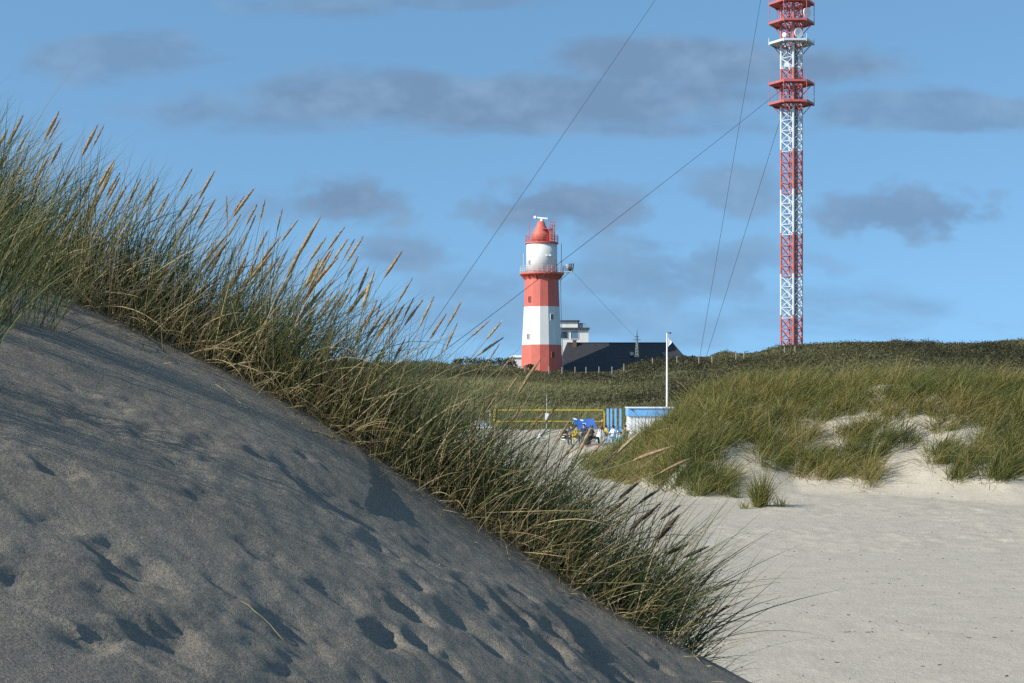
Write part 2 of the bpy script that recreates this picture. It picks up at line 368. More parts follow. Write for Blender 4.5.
def beach_z(x, y):
    fx = np.abs(x); a = (1 - sstep(60, 160, np.hypot(x, y - 60)))
    z = 0.05 * fbm(x * 0.15, y * 0.12, 51, 3) + 0.02 * fbm(x * 0.35, y * 1.5, 59, 3) * (1 - sstep(60, 110, y)) + a * (0.022 * fbm(x * 0.9, y * 0.7, 55, 4) - 0.075 * np.clip(fbm(x * 0.16, y * 0.10, 53, 2) + 0.35, 0, 1) * np.abs(fbm(x * 2.2, y * 1.8, 57, 3)) ** 1.4 + 0.012 * fbm(x * 3.2, y * 2.6, 58, 3))
    m = mound_z(x, y)
    return np.maximum(z, np.where(m > -0.25, m + 0.0, -9))
xs = axis([(-4000, -400, 400), (-400, -40, 20), (-40, -10, 1.0), (-10, 24, 0.14), (24, 60, 1.0), (60, 400, 20), (400, 4000, 400)])
ys = axis([(-400, 8, 12), (8, 40, 0.16), (40, 75, 0.14), (75, 130, 0.6), (130, 400, 10), (400, 6000, 400)])
tag(sheet('beach', xs, ys, beach_z, M['beach_sand']), kind='structure')

# hill behind, with the lighthouse on its crest
YK = 285.0
_hc = [(-400, 350), (-100, 352), (100, 356), (225, 362), (400, 362), (470, 364), (520, 368), (548, 371), (600, 369), (614, 367), (627, 361), (645, 356), (684, 351), (707, 354), (723, 349), (746, 350), (765, 348), (777, 344), (800, 342), (880, 338), (960, 341), (1024, 337), (1200, 340), (1500, 350)]
HX = np.array([X(p, YK) for p, q in _hc]); HZ = np.array([Zp(q + (4.5 if p > 600 else 2.5), YK) for p, q in _hc])
def hill_z(x, y):
    k = x / np.maximum(y, 60) * YK                              # the crest is seen fanning out from the beach
    h = np.interp(x * 0.5 + k * 0.5, HX, HZ); foot = 139 + 5 * fbm(x * 0.03, x * 0 + 2.0, 61, 2)
    t = np.clip((y - foot) / (YK - foot), -0.2, 1)
    p = np.where(t > 0, 0.55 * t + 0.45 * t * t, t * 2) * (h + 0.3) - 0.3
    n = (0.5 * fbm(x * 0.05, y * 0.05, 63, 4) + 0.25 * fbm(x * 0.2, y * 0.2, 67, 3)) * sstep(0, 0.2, t) * (1 - 0.75 * sstep(0.85, 1.0, t))
    return np.where(y > YK, h - 0.012 * (y - YK) - 0.00006 * (y - YK) ** 2, p + n)
m, nt2, pb = new_mat('hill_turf')
g = N(nt2, 'ShaderNodeNewGeometry'); nn = N(nt2, 'ShaderNodeTexNoise', Scale=0.12, Detail=9.0, Roughness=0.7); nt2.links.new(g.outputs['Position'], nn.inputs['Vector'])
rr = ramp(nt2, [(0.3, (0.04, 0.042, 0.02)), (0.5, (0.075, 0.08, 0.03)), (0.7, (0.13, 0.125, 0.055))]); nt2.links.new(nn.outputs['Fac'], rr.inputs['Fac']); nt2.links.new(rr.outputs['Color'], pb.inputs['Base Color']); pb.inputs['Roughness'].default_value = 0.95
bb = N(nt2, 'ShaderNodeBump', Strength=1.0, Distance=0.4); nt2.links.new(nn.outputs['Fac'], bb.inputs['Height']); nt2.links.new(bb.outputs[0], pb.inputs['Normal'])
M['turf'] = m
xs = axis([(-1500, -160, 30), (-160, 180, 1.5), (180, 1500, 30)]); ys = axis([(125, 310, 1.5), (310, 420, 8), (420, 900, 40)])
tag(sheet('hill', xs, ys, hill_z, M['turf']), kind='structure')
def gz(f, x, y): return float(f(np.array([x], float), np.array([y], float))[0])

# ------------------------------------------------------------------ grass blades
def blades(root, Ln, phi0, phi1, az, wd, seg=6, tone=None, fold=0.0):
    """curved tapering ribbons; phi from the vertical, az the way they lean"""
    n = len(root); t = np.linspace(0, 1, seg + 1)
    ph = phi0[:, None] + phi1[:, None] * t[None, :] ** 1.4
    dh = np.sin(ph); dz = np.cos(ph); st = (Ln / seg)[:, None]
    ch = np.concatenate([np.zeros((n, 1)), np.cumsum((dh[:, :-1] + dh[:, 1:]) / 2 * st, 1)], 1)
    cz = np.concatenate([np.zeros((n, 1)), np.cumsum((dz[:, :-1] + dz[:, 1:]) / 2 * st, 1)], 1)
    wob = rng.normal(0, 0.04, (n, 1)) * Ln[:, None] * t[None, :] ** 2
    ca, sa = np.cos(az)[:, None], np.sin(az)[:, None]
    P = np.stack([root[:, 0:1] + ch * ca - wob * sa, root[:, 1:2] + ch * sa + wob * ca, root[:, 2:3] + cz], -1)
    tw = rng.uniform(0, math.pi, n)[:, None] + rng.normal(0, 0.5, n)[:, None] * t[None, :]
    side = np.stack([-sa * np.cos(tw) + ca * np.cos(ph) * np.sin(tw), ca * np.cos(tw) + sa * np.cos(ph) * np.sin(tw), -np.sin(ph) * np.sin(tw)], -1)
    wt = (wd[:, None] * (np.minimum(1, 0.55 + 1.6 * t) * (1 - t ** 1.8) * 0.5 + 0.0006))[:, :, None]
    V = np.stack([P - side * wt, P + side * wt], 2)            # n, seg+1, 2, 3
    K = seg + 1
    b = (np.arange(n) * K * 2)[:, None] + (np.arange(seg) * 2)[None, :]
    Q = np.stack([b, b + 1, b + 3, b + 2], -1).reshape(-1, 4)
    T = np.repeat(tone, K * 2) if tone is not None else np.zeros(n * K * 2)
    return V.reshape(-1, 3), Q, T
def merge(parts):
    o = 0; Vs = []; Qs = []; Ts = []
    for V, Q, T in parts: Vs.append(V); Qs.append(Q + o); Ts.append(T); o += len(V)
    return np.concatenate(Vs), np.concatenate(Qs), np.concatenate(Ts)
def pxs(x, d): return CX + F * x / d

def fore_grass():
    parts = []
    # green and olive leaves on and behind the crest, in clumps
    n = 7800
    nc = 190
    cxp = rng.uniform(-120, 715, nc); cy = YC + np.abs(rng.normal(0, 0.55, nc)) - 0.08
    cxx = X(cxp, YC) + (cy - YC) * -0.05
    wgt = np.where(cxp > 670, 0.7, np.where(cxp > 540, 1.25, 1.0)) * rng.uniform(0.4, 1.4, nc); wgt /= wgt.sum()
    ci = rng.choice(nc, n, p=wgt)
    x = cxx[ci] + rng.normal(0, 0.042, n); y = cy[ci] + rng.normal(0, 0.05, n); px = pxs(x, YC)
    lean = np.interp(px, [0, 225, 400, 550, 650, 720], [0.30, 0.32, 0.42, 0.55, 0.72, 0.8])
    Ln = rng.gamma(6, 1 / 6, n) * rng.uniform(0.75, 1.25, nc)[ci] * np.interp(px, [0, 225, 330, 450, 600, 700], [0.52, 0.52, 0.47, 0.48, 0.52, 0.42])
    Ln = np.minimum(Ln, 0.85)
    phi0 = np.clip(lean + rng.normal(0, 0.28, n), -0.3, 1.35); phi1 = np.abs(rng.normal(0.55, 0.42, n)) * np.interp(px, [480, 640], [1.0, 0.55])
    az = rng.normal(0.0, 0.6, n) + rng.normal(0, 0.45, nc)[ci]
    tone = np.clip(0.46 + 0.20 * rng.normal(0, 1, n) + 0.15 * rng.normal(0, 1, nc)[ci], 0.0, 0.95)
    parts.append(blades(np.stack([x, y, dune_z(x, y) - 0.01], -1), Ln, phi0, phi1, az, rng.uniform(0.004, 0.0072, n), 7, tone))
    # dry straw leaves, lower and more tangled
    n = 6200
    px = rng.uniform(-120, 690, n); y = YC + rng.normal(0.18, 0.32, n); y = np.maximum(y, YC - 0.12); x = X(px, YC)
    keep = rng.uniform(0, 1, n) < np.interp(px, [-120, 225, 320, 420, 520, 640, 690], [0.6, 0.7, 0.95, 1.0, 0.8, 0.35, 0.2]); x, y, px = x[keep], y[keep], px[keep]; n = len(x)
    Ln = np.minimum(rng.gamma(7, 1 / 7, n) * 0.45, 0.75)
    az = rng.normal(-0.05, 0.75, n); phi0 = np.clip(rng.normal(0.62, 0.42, n), -0.2, 1.5); phi1 = np.abs(rng.normal(0.42, 0.42, n))
    tone = np.clip(rng.normal(0.82, 0.12, n), 0.45, 1)
    parts.append(blades(np.stack([x, y, dune_z(x, y) - 0.01], -1), Ln, phi0, phi1, az, rng.uniform(0.003, 0.0058, n), 7, tone))
    # dead leaves hanging down over the sand edge towards the viewer
    n = 760
    px = rng.uniform(0, 620, n); x = X(px, YC); y = YC - 0.06 + rng.normal(0.0, 0.1, n)
    az = rng.normal(-0.8, 1.1, n); Ln = rng.uniform(0.08, 0.5, n); phi0 = rng.uniform(0.5, 1.45, n); phi1 = rng.uniform(0.1, 0.8, n)
    parts.append(blades(np.stack([x, y, dune_z(x, y) - 0.005], -1), Ln, phi0, phi1, az, rng.uniform(0.003, 0.005, n), 7, np.clip(rng.normal(0.85, 0.1, n), 0.3, 1)))
    # broken straw lying on the sand under the growth
    n = 900
    px = rng.uniform(-20, 700, n); x = X(px, YC) + rng.normal(0, .03, n); y = YC - rng.exponential(0.16, n) + 0.04
    az = np.where(rng.uniform(0, 1, n) < 0.6, -1, 1) * math.pi / 2 + rng.normal(0.15, 0.4, n)
    parts.append(blades(np.stack([x, y, dune_z(x, y) + 0.006], -1), rng.uniform(0.03, 0.2, n), rng.uniform(1.35, 1.6, n), rng.uniform(-0.1, 0.2, n), az, rng.uniform(0.002, 0.0045, n), 4, np.clip(rng.normal(0.82, 0.15, n), 0.3, 1)))
    # bright green shoots near the front edge
    n = 900
    cpx = rng.uniform(200, 600, 26); k = rng.integers(0, 26, n); x = X(cpx[k], YC) + rng.normal(0, 0.03, n); y = YC - 0.02 + rng.normal(0, 0.04, n)
    parts.append(blades(np.stack([x, y, dune_z(x, y) - 0.01], -1), rng.uniform(0.25, 0.62, n), np.clip(rng.normal(0.35, 0.25, n), 0, 1.2), np.abs(rng.normal(0.5, 0.3, n)), rng.normal(-0.1, 0.6, n), rng.uniform(0.004, 0.0065, n), 7, np.clip(rng.normal(0.45, 0.08, n), 0.3, 0.62)))
    # a sparse growth up the face beyond the left edge of the photograph
    n = 1500
    cxx = rng.uniform(-3.4, -1.75, 34); cyy = rng.uniform(3.9, 6.9, 34); ok = cxx < -0.2 * cyy - 0.22; cxx, cyy = cxx[ok], cyy[ok]; k = rng.integers(0, len(cxx), n)
    x = cxx[k] + rng.normal(0, 0.045, n); y = cyy[k] + rng.normal(0, 0.045, n)
    parts.append(blades(np.stack([x, y, dune_z(x, y) - 0.01], -1), rng.gamma(9, 1 / 9, n) * 0.5, np.clip(rng.normal(0.35, 0.25, n), 0, 1.2), np.abs(rng.normal(0.6, 0.3, n)), rng.normal(0.0, 0.6, n), rng.uniform(0.003, 0.0055, n), 7, np.clip(rng.normal(0.45, 0.22, n), 0, 1)))
    V, Q, T = merge(parts)
    tag(link('dune_grass', np_mesh('dune_grass', V, Q, M['grass'], {'tone': T})), 'long wind-bent marram grass, green and straw coloured, along the dune crest', 'grass', kind='stuff')
fore_grass()

# ------------------------------------------------------------------ flowering stalks
def stalk(tip, base, d, label, group):
    T = at(*tip, d); Bp = at(*base, d + random.uniform(-0.02, 0.02))
    v = (T - Bp); hl = v.length; v.normalize()
    ang = math.atan2(v.z, math.hypot(v.x, v.y)) + random.uniform(0.05, 0.2)
    ang = min(ang, R(84))
    back = Vector((-math.cos(ang), random.uniform(-0.06, 0.06), -math.sin(ang)))
    p = Bp.copy(); n = 0
    while n < 60 and p.z > gz(dune_base, p.x, p.y): p += back * 0.04; n += 1
    p.z = gz(dune_base, p.x, p.y) - 0.02
    o = empty('grass_stalk', p); tag(o, label, 'grass stalk', group)
    Lk = (Bp - p).length; c1 = p + Vector((back.x * -0.2, 0, 1)).normalized() * Lk * 0.36; c2 = Bp - v * Lk * 0.3
    pts = []
    for i in range(11):
        t = i / 10; pts.append((p * (1 - t) ** 3 + c1 * 3 * t * (1 - t) ** 2 + c2 * 3 * t * t * (1 - t) + Bp * t ** 3) - p)
    MB().tube(pts, [0.0024 - 0.0009 * i / 10 for i in range(11)], 5).build('stem', M['stem'], o)
    # the spike: a spindle with spikelets standing off it
    m = MB(); K = 12; bend = Vector((random.uniform(0.0, 0.06), 0, -random.uniform(0, 0.05))) * hl
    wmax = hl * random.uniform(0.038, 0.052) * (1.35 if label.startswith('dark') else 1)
    ax = [Bp - p + v * hl * i / K + bend * (i / K) ** 2 for i in range(K + 1)]
    pr = [0.0015] + [wmax * (math.sin(math.pi * (i / K) ** 0.75) ** 0.7 * 0.9 + 0.08) * random.uniform(0.82, 1.15) for i in range(1, K)] + [0.0008]
    m.tube(ax, pr, 7, smooth=False)
    for i in range(46):
        q = random.uniform(0.04, 0.95); k = min(int(q * K), K - 1); c = ax[k].lerp(ax[k + 1], q * K - k)
        a = Vector((random.gauss(0, 1), random.gauss(0, 1), random.gauss(0, 1))); a = (a - v * a.dot(v)).normalized(); r0 = pr[min(k + 1, K - 1)]
        s_ = v.cross(a) * 0.0025; b0 = c + a * r0 * 0.7; m.add([b0 - s_, b0 + s_, b0 + v * random.uniform(0.012, 0.024) + a * r0 * 0.75], [(0, 1, 2)])
    m.build('seed_head', M['seed_shaded'] if label.startswith('dark') else random.choice((M['seed'], M['seed'], M['seed_pale'])), o)

H = [((226, 197), (227, 221)), ((253, 187), (233, 217)), ((243, 197), (233, 214)), ((240, 214), (228, 236)), ((256, 204), (246, 226)), ((265, 199), (260, 221)), ((255, 216), (249, 231)), ((281, 210), (277, 232)), ((297, 219), (281, 242)), ((267, 230), (255, 256)),
     ((319, 215), (297, 258)), ((325, 237), (309, 262)), ((343, 227), (327, 251)), ((347, 238), (333, 261)), ((353, 240), (344, 258)), ((363, 236), (347, 262)), ((358, 256), (347, 279)), ((333, 249), (320, 273)), ((401, 250), (384, 278)), ((369, 264), (358, 294)),
     ((373, 270), (362, 311)), ((318, 258), (312, 280)), ((411, 278), (397, 304)), ((413, 298), (404, 318)), ((404, 304), (389, 330)), ((422, 299), (404, 326)), ((433, 297), (420, 326)), ((462, 299), (447, 327)), ((445, 314), (430, 339)), ((455, 325), (445, 351)),
     ((381, 301), (376, 318)), ((489, 320), (470, 338)), ((405, 338), (394, 360)), ((300, 290), (292, 312)), ((286, 250), (276, 274)), ((236, 245), (228, 268)), ((272, 262), (262, 286)), ((247, 232), (238, 254))]
H2 = [((501, 321), (486, 340)), ((502, 337), (477, 356)), ((512, 356), (499, 374)), ((498, 345), (488, 362)), ((538, 358), (518, 394)), ((559, 401), (544, 425)), ((520, 372), (506, 394)), ((545, 410), (528, 432)), ((592, 424), (579, 453)), ((606, 437), (590, 456)), ((570, 418), (556, 444)), ((524, 402), (508, 426)),
      ((576, 440), (560, 462)), ((620, 446), (600, 470)), ((640, 430), (612, 458)), ((548, 440), (534, 462)), ((500, 390), (486, 412))]
H3 = [((673, 445), (632, 461)), ((688, 458), (660, 473)), ((678, 513), (655, 543)), ((672, 525), (655, 543)), ((688, 543), (663, 556)), ((708, 546), (683, 558)), ((713, 571), (698, 590)), ((735, 580), (713, 591)), ((728, 605), (711, 617)), ((660, 503), (640, 522)), ((648, 512), (630, 530)), ((680, 505), (660, 520)),
      ((640, 480), (618, 500)), ((660, 488), (638, 504)), ((665, 560), (645, 572)), ((628, 497), (606, 517))]
for t, b in H: stalk(t, b, random.uniform(6.97, 7.4), 'tan seed-headed marram stalk standing up against the blue sky', 'marram stalks against the sky')
for t, b in H2: stalk(t, b, random.uniform(6.95, 7.35), 'brown seed-headed marram stalk rising in front of the hill and far sand', 'marram stalks before the hill')
for t, b in H3[:2]: stalk(t, b, 6.9, 'pale tan seed-headed marram stalk bowed in front of the lower left foot of the mound', 'marram stalks before the mound')
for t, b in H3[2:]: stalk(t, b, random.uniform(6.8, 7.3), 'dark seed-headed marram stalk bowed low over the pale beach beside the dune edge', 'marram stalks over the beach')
for i in range(30):
    px = random.uniform(226, 420); ln = random.uniform(20, 40); y0 = np.interp(px, [226, 300, 420], [215, 240, 312]) + random.uniform(-8, 50); th = random.uniform(0.35, 0.8)
    stalk((px, y0), (px - ln * th, y0 + ln), random.uniform(7.0, 7.5), 'tan seed-headed marram stalk standing up against the blue sky', 'marram stalks against the sky')
for i in range(34):                                    # the growth carries on past the left edge of the photograph
    px = random.uniform(-20, 222); ln = random.uniform(20, 36); y0 = 262 + px * 0.45 - random.uniform(105, 190)
    stalk((px, y0), (px - ln * 0.5, y0 + ln), random.uniform(6.9, 7.9), 'tan seed-headed marram stalk on the high end of the dune crest', 'marram stalks on the high crest')

# ------------------------------------------------------------------ mound grass and tufts
def bare(px, py):
    w_ = 6 * vnoise(px * 0.12, py * 0.12, 91)
    a = ((px - 752 + w_) / 24) ** 2 + ((py - 468 - (px - 752) * 0.95 + w_) / 13) ** 2 < 1
    b = ((px - 738 + w_) / 9) ** 2 + ((py - 447) / 14) ** 2 < 1
    c = ((px - 905) / 30) ** 2 + ((py - 470) / 22) ** 2 < 1
    return a | c | b
def mound_blades():
    nt_ = 3000; per = 38
    cx = rng.uniform(2.4, 25, nt_); cy = mound_foot(cx) + 17 * rng.uniform(0, 1, nt_) ** 1.1 + 0.2
    cz = mound_z(cx, cy); px = pxs(cx, cy); py = HY + F * (ZC - cz) / cy
    lim = np.interp(px, [580, 640, 700, 718, 735, 770, 785, 800, 850, 1024], [478, 487, 497, 492, 472, 470, 480, 484, 484, 482]) + 9 * vnoise(px * 0.07, px * 0, 71)
    ok = (cz > 0.03) & (py < lim) & ~bare(px, py) & (np.interp(cx, mx_, mz_) > 0.15) & (fbm(cx * 0.55, cy * 0.55, 79, 2) > np.where(px < 810, -1.02, -0.72))
    cx, cy = cx[ok], cy[ok]; nt_ = len(cx)
    size = rng.gamma(9, 1 / 9, nt_).clip(0.4, 1.5); ton = 0.5 + 0.2 * rng.normal(0, 1, nt_) + 0.26 * fbm(cx * 0.45, cy * 0.45, 77, 3); lean_az = rng.normal(-0.2, 0.5, nt_)
    k = np.repeat(np.arange(nt_), per); n = len(k)
    ox, oy = rng.normal(0, 0.17, n) * size[k], rng.normal(0, 0.17, n) * size[k]
    x, y = cx[k] + ox, cy[k] + oy; z = mound_z(x, y)
    out = np.arctan2(oy, ox); r_ = np.hypot(ox, oy)
    az = np.arctan2(np.sin(out) * r_ * 4 + np.sin(lean_az[k]) * 0.7, np.cos(out) * r_ * 4 + np.cos(lean_az[k]) * 0.7) + rng.normal(0, 0.5, n)
    Ln = 0.88 * rng.gamma(10, 0.1, n) * size[k] * np.clip(0.45 + 0.35 * np.interp(x, mx_, mz_), 0.4, 1.0)
    tone = np.clip(ton[k] + 0.13 * rng.normal(0, 1, n) + 0.35 * (rng.uniform(0, 1, n) < 0.12), 0, 1)
    V, Q, T = blades(np.stack([x, y, z - 0.03], -1), Ln, np.clip(rng.normal(0.25, 0.25, n) + r_ * 1.2, 0, 1.35), np.abs(rng.normal(0.75, 0.35, n)), az, rng.uniform(0.012, 0.028, n), 4, tone)
    tag(link('mound_grass', np_mesh('mound_grass', V, Q, M['mound_grass'], {'tone': T})), 'dense olive green marram grass covering the sand mound right of the white hut', 'grass', kind='stuff')
mound_blades()
def tuft(px, py, h, n, label):
    d = 4.2 * F / (py - HY)
    for _ in range(5): d = (ZC - gz(beach_z, X(px, d), d)) * F / (py - HY)
    x0 = X(px, d); o = empty('grass_tuft', (x0, d, gz(beach_z, x0, d))); tag(o, label, 'grass tuft')
    rx = rng.normal(0, 0.12, n); ry = rng.normal(0, 0.12, n)
    V, Q, T = blades(np.stack([rx, ry, np.full(n, -0.03)], -1), rng.gamma(9, 1 / 9, n) * h, np.clip(np.abs(rng.normal(0.25, 0.3, n)), 0, 1.2), np.abs(rng.normal(0.4, 0.3, n)), rng.uniform(-math.pi, math.pi, n), rng.uniform(0.012, 0.024, n), 5, np.clip(rng.normal(0.55, 0.2, n), 0, 1))
    link('blade_clump', np_mesh('blade_clump', V, Q, M['mound_grass'], {'tone': T}), o)
tuft(760, 507, 1.15, 420, 'large lone green grass tuft on the sand in front of the mound')
tuft(735, 498, 0.5, 80, 'thin pale grass tuft on the sand below the bare slip of the mound')
tuft(744, 508, 0.3, 45, 'lowest short grass tuft sprouting from the sand left of the large tuft')
tuft(780, 492, 0.42, 60, 'small sparse grass tuft on the sand right of the large tuft')

# ------------------------------------------------------------------ hill scrub
def scrub():
    n = 70000
    u = rng.uniform(0, 1, n); y = 141 + (YK + 6 - 141) * u ** 0.85; x = (rng.uniform(-60, 1090, n) - CX) / F * y
    z = hill_z(x, y); t = (y - 141) / (YK - 141); px = pxs(x, y)
    m_ = fbm(x * 0.045, y * 0.03, 81, 4)
    high = sstep(0.25, 0.8, t + 0.34 * m_ + np.interp(px, [400, 560, 640, 800], [-0.3, -0.18, 0.05, 0.15]))      # dark heath high up, pale grass low down
    clear = (y > 283) & (px > 522) & (px < 690)             # the tower and house plots
    hid = ((px < 360) & (y < 262)) | ((px > 690) & (y < 225))
    keep = (rng.uniform(0, 1, n) < high) & ~clear & ~(hid & (rng.uniform(0, 1, n) < 0.8))
    gx = ~keep & ~clear & ~(hid & (rng.uniform(0, 1, n) < 0.8)) & (rng.uniform(0, 1, n) < 1.0)
    # low down: tussocks of grass
    k = 5; xg = np.repeat(x[gx], k) + rng.normal(0, 0.45, gx.sum() * k); yg = np.repeat(y[gx], k) + rng.normal(0, 0.45, gx.sum() * k); ng = len(xg)
    tg_ = np.clip(0.72 - 0.28 * np.repeat(high[gx], k) + 0.2 * fbm(xg * 0.09, yg * 0.06, 85, 4) + 0.09 * rng.normal(0, 1, ng), 0.1, 1)
    p1 = blades(np.stack([xg, yg, hill_z(xg, yg) - 0.05], -1), rng.gamma(10, 0.1, ng) * 0.62, np.clip(rng.normal(0.3, 0.3, ng), 0, 1.2), np.abs(rng.normal(0.7, 0.4, ng)), rng.normal(-0.3, 1.0, ng), rng.uniform(0.05, 0.10, ng), 3, tg_)
    x, y, z, high = x[keep], y[keep], z[keep], high[keep]; n = len(x)
    hgt = rng.uniform(0.35, 0.95, n) * np.clip(0.9 + 0.8 * fbm(x * 0.2, y * 0.15, 87, 2), 0.3, 1.9)
    base_t = np.clip(0.50 - 0.26 * high + 0.2 * fbm(x * 0.07, y * 0.05, 85, 3) + 0.07 * rng.normal(0, 1, n), 0, 1)
    k = 15                                                  # each bush: leafy faces through its volume
    off = rng.normal(0, 1, (n, k, 3)); off /= np.linalg.norm(off, axis=2, keepdims=True); off[..., 2] = np.abs(off[..., 2])
    off *= rng.uniform(0.3, 1.0, (n, k, 1)); rd = (hgt * rng.uniform(0.8, 1.5, n))[:, None]
    Cn = np.stack([x, y, z], -1)[:, None, :] + off * np.stack([rd, rd, hgt[:, None]], -1)
    nn_ = (off / np.linalg.norm(off, axis=2, keepdims=True)).reshape(-1, 3); Cn = Cn.reshape(-1, 3)
    nn_ = nn_ + rng.normal(0, 0.35, Cn.shape); nn_ /= np.linalg.norm(nn_, axis=1, keepdims=True)      # leaves face outwards
    a = np.cross(nn_, rng.normal(0, 1, Cn.shape)); a /= np.linalg.norm(a, axis=1, keepdims=True); b = np.cross(nn_, a)
    s = rng.uniform(0.08, 0.2, (len(Cn), 1))
    V = np.stack([Cn - a * s, Cn - b * s * 0.7, Cn + a * s, Cn + b * s * 0.7], 1).reshape(-1, 3)
    Q = np.arange(len(V)).reshape(-1, 4)
    T = np.repeat(np.clip(np.repeat(base_t, k) + rng.normal(0, 0.09, n * k), 0, 1), 4)
    V, Q, T = merge([p1, (V, Q, T)])
    tag(link('hill_scrub', np_mesh('hill_scrub', V, Q, M['scrub'], {'tone': T}, smooth=False)), 'low brown and olive heath scrub and dune grass covering the hill under the lighthouse', 'scrub', kind='stuff')
scrub()
def shrub(px, py, d, w_, h_, label, nleaf=420, tone=0.12):
    x0 = X(px, d); z0 = gz(hill_z, x0, d) - 0.1; o = empty('shrub', (x0, d, z0)); tag(o, label, 'shrub', 'dark shrubs beside the lighthouse')
    lobes = [(random.uniform(-.6, .6) * w_, random.uniform(-.4, .4) * w_, random.uniform(0.35, 0.75) * h_, random.uniform(0.3, 0.5)) for _ in range(6)]
    li = rng.integers(0, 6, nleaf); lb = np.array(lobes)[li]; a = rng.normal(0, 1, (nleaf, 3)); a /= np.linalg.norm(a, axis=1, keepdims=True); a *= rng.uniform(0.5, 1, (nleaf, 1))
    C = lb[:, :3] + a * lb[:, 3:4] * np.array([w_, w_, h_ * 0.9]); C[:, 2] = np.maximum(C[:, 2], 0.05)
    u = rng.normal(0, 1, (nleaf, 3)); u /= np.linalg.norm(u, axis=1, keepdims=True); v = np.cross(u, rng.normal(0, 1, (nleaf, 3))); v /= np.linalg.norm(v, axis=1, keepdims=True); s = rng.uniform(0.10, 0.24, (nleaf, 1))
    V = np.stack([C - u * s, C - v * s * .6, C + u * s, C + v * s * .6], 1).reshape(-1, 3)
    link('foliage', np_mesh('foliage', V, np.arange(len(V)).reshape(-1, 4), M['scrub'], {'tone': np.repeat(np.clip(rng.normal(tone, 0.1, nleaf), 0, 1), 4)}, smooth=False), o)
    m = MB()
    for i in range(4): m.tube([(0, 0, 0), (lobes[i][0] * .5, lobes[i][1] * .5, lobes[i][2] * .6), (lobes[i][0], lobes[i][1], lobes[i][2])], [0.06, 0.04, 0.02], 5)
    m.build('branches', M['wood'], o)
for px, d, w_, h_, lb in ((512, 287, 2.0, 2.6, 'dark dense shrub just left of the lighthouse foot'), (501, 288, 2.2, 2.4, 'second dark shrub along the crest left of the lighthouse'), (489, 287, 2.4, 2.2, 'third dark shrub along the crest left of the lighthouse'),
                          (475, 289, 2.6, 2.0, 'low dark shrub on the crest behind the leaning seed heads'), (460, 288, 2.6, 1.9, 'flat dark shrub on the crest farthest left of the lighthouse'), (530, 284, 1.3, 1.6, 'small dark shrub growing in front of the red foot of the lighthouse')):
    shrub(px, 0, d, w_, h_, lb)

# ------------------------------------------------------------------ lighthouse
D = 300.0; S = D / F                                    # metres for one pixel at its distance
LX, LZ = X(541.8, D), Zp(371, D)
lh = empty('lighthouse', (LX, D, LZ - 1.0)); tag(lh, 'red and white banded lighthouse with a gallery and radar bar on its red top', 'lighthouse')
def lz(py): return (371 - py) * S + 1.0
NS = 14; a0 = -math.pi / 2 - R(6.3)
def rad(py): return np.interp(py, [275, 307, 345, 371, 377], [16.9, 18.0, 20.0, 20.6, 20.8]) * S
sh = MB(); sh.lathe([(rad(py), lz(py)) for py in (376, 345, 307, 280, 276.5)], NS, mi=[0, 1, 0, 0], smooth=False, a0=a0)
sh.build('tower_shaft', [M['red'], M['white']], lh)
g_ = MB(); g_.lathe([(16.9 * S, lz(279.5)), (18.4 * S, lz(277.5)), (21.6 * S, lz(275.2)), (22.2 * S, lz(274.8)), (22.2 * S, lz(273.2)), (15.2 * S, lz(273.1))], 28, smooth=False, a0=a0)
for k in range(NS):
    a = a0 + 2 * math.pi * (k + .5) / NS; r1, r2 = 16.9 * S, 20.6 * S
    g_.tube([(r1 * math.cos(a), r1 * math.sin(a), lz(280)), (r2 * math.cos(a), r2 * math.sin(a), lz(275.8))], 0.1, 4)
g_.build('gallery', M['red'], lh)
def railing(r, z0, z1, n, mat, name, t=0.035, bars=3, arc=None):
    m = MB(); A0, A1 = arc or (0, 2 * math.pi); full = arc is None
    for k in range(n + (0 if full else 1)):
        a = A0 + (A1 - A0) * k / n; m.tube([(r * math.cos(a), r * math.sin(a), z0), (r * math.cos(a), r * math.sin(a), z1)], t, 5)
    for b in range(1, bars + 1):
        z = z0 + (z1 - z0) * b / bars; q = 48
        m.tube([(r * math.cos(A0 + (A1 - A0) * i / q), r * math.sin(A0 + (A1 - A0) * i / q), z) for i in range(q + 1)], t * 0.9, 5, cap=False)
    return m.build(name, mat, lh)
railing(21.6 * S, lz(273.2), lz(267), 28, M['mast_white'], 'gallery_railing', 0.035)
wr = MB(); wr.lathe([(15.7 * S, lz(273.3)), (15.5 * S, lz(258)), (15.4 * S, lz(244.2))], 40); wr.build('watch_room', M['white'], lh)
tg = MB(); tg.lathe([(15.5 * S, lz(244.6)), (16.6 * S, lz(244.0)), (16.6 * S, lz(242.6)), (9 * S, lz(242.4))], 40, smooth=False); tg.build('upper_gallery', M['red'], lh)
railing(16.3 * S, lz(242.6), lz(235.6), 20, M['red'], 'upper_railing', 0.045)
railing(13.0 * S, lz(242.5), lz(222.8), 6, M['red'], 'lantern_cage', 0.04, 6, (-0.9, 0.9))
railing(13.0 * S, lz(242.5), lz(223.2), 2, M['red'], 'lantern_cage', 0.035, 6, (math.pi - 0.3, math.pi + 0.25))
dm = MB(); dm.lathe([(10.0 * S, lz(242.5)), (9.5 * S, lz(234.5)), (9.4 * S, lz(234.2)), (6.4 * S, lz(228.6)), (4.6 * S, lz(225.6)), (3.3 * S, lz(221.5)), (2.2 * S, lz(221.2))], 28, c=(-0.15, 0, 0))
dm.box((1.7, -1.2, lz(236)), (0.6, 0.6, 13 * S)); dm.box((0.95, -1.3, lz(229.6)), (1.7, 0.8, 0.16)); dm.build('lantern_dome', M['red'], lh)
